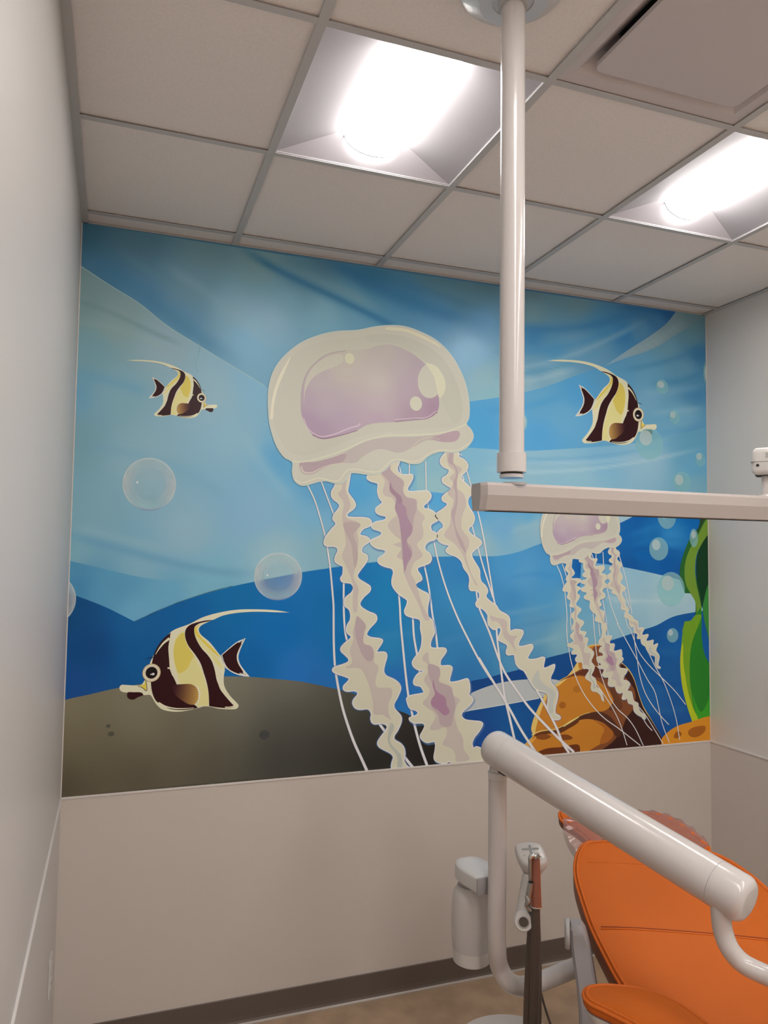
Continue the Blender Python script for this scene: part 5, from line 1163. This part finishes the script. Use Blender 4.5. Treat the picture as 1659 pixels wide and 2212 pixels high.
    for A, B in zip(Lr, Lr[1:]):
        for k in range(8): bm.faces.new((A[k], A[(k+1) % 8], B[(k+1) % 8], B[k]))
    bm.faces.new(Lr[0]); bm.faces.new(Lr[-1][::-1])
    bmesh.ops.subdivide_edges(bm, edges=[e_ for e_ in bm.edges if e_.calc_length() > .03], cuts=2, smooth=.6)
    br = mk('armrest_bracket', bm, M['grey'], t, smooth=35)
    # round pivot disc on the bracket's outer side
    p = P3(1225, 2016, 2.13)
    dr = (c*-.93+a*.05).normalized()
    bm = tube([tuple(p-dr*.006), tuple(p+dr*.003), tuple(p+dr*.006)], [.040, .040, .037], 32, oval=(1, 1)); mk('pivot_disc', bm, M['greyl'], br, smooth=50)
    # back shell
    q = Q; cn = q.mean(0); bm = bmesh.new(); Lr = []
    for f, h in ((.88, -.086), (.86, -.10), (.7, -.115), (.4, -.12)):
        Lr.append([bm.verts.new(P0+c*float(p_[0])+b*float(p_[1])+n*h) for p_ in cn+(q-cn)*f])
    for A, B in zip(Lr, Lr[1:]):
        for k in range(len(q)): bm.faces.new((A[k], A[(k+1) % len(q)], B[(k+1) % len(q)], B[k]))
    bm.faces.new(Lr[0]); bm.faces.new(Lr[-1][::-1]); mk('back_shell', bm, M['white2'], t, smooth=50)
    # seat cushion towards the foot end, lift column and floor plate (below the frame)
    O3 = P0+c*xc+b*-.33
    bs = (-a+Vector((0, 0, .06))).normalized(); ns = Vector((0, 0, 1))
    so = [(-.20, 0), (0, -.01), (.20, 0), (.27, .12), (.25, .40), (.20, .80), (.12, 1.02), (-.12, 1.02), (-.20, .80), (-.25, .40), (-.27, .12)]
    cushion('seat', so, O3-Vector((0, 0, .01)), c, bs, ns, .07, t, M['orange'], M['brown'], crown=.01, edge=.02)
    zc = O3.z-.10; sc = O3-a*.28
    bm = box(-.16, .16, -.30, .30, zc-.10, zc, .02, 3); bm.transform(Matrix.Translation((sc.x, sc.y, 0))@Matrix.Rotation(-hd, 4, 'Z')); mk('seat_frame', bm, M['white2'], t, smooth=40)
    bm = box(-.11, .11, -.16, .16, .05, zc-.09, .02, 3); bm.transform(Matrix.Translation((sc.x, sc.y, 0))@Matrix.Rotation(-hd, 4, 'Z')); mk('lift_column', bm, M['greyl'], t, smooth=40)
    bm = box(-.20, .20, -.42, .42, 0, .055, .02, 3); bm.transform(Matrix.Translation((sc.x, sc.y, 0))@Matrix.Rotation(-hd, 4, 'Z')); mk('floor_plate', bm, M['grey'], t, smooth=40)
    # link from frame up behind the backrest
    mk('back_support', tube([tuple(sc+Vector((0, 0, zc-.05-sc.z))), tuple(O3+a*.05-Vector((0, 0, .12))), tuple(P0+c*xc+b*.05-n*.135), tuple(P0+c*xc+b*.25-n*.12)], [.05, .05, .045, .03], 20, smooth=6), M['grey'], t, smooth=50)
chair()

# ================================================================ WALL OUTLET on the left wall
def outlet():
    y = -.33; z = .46
    t = empty('wall_outlet', (XL+.003, y, z)); tag(t, 'white wall outlet plate low on the left wall near the corner', 'outlet')
    mk('cover_plate', box(XL+.003, XL+.009, y-.036, y+.036, z-.058, z+.058, .002), M['white2'], t)
    for s_ in (-1, 1):
        bm = box(XL+.0085, XL+.011, y-.016, y+.016, z+s_*.024-.014, z+s_*.024+.014, .001); so = mk('socket', bm, M['white2'], t)
        for q in (-1, 1): mk('slot', box(XL+.0108, XL+.0112, y+q*.006-.0012, y+q*.006+.0012, z+s_*.024-.004, z+s_*.024+.005), M['dark'], so)
outlet()
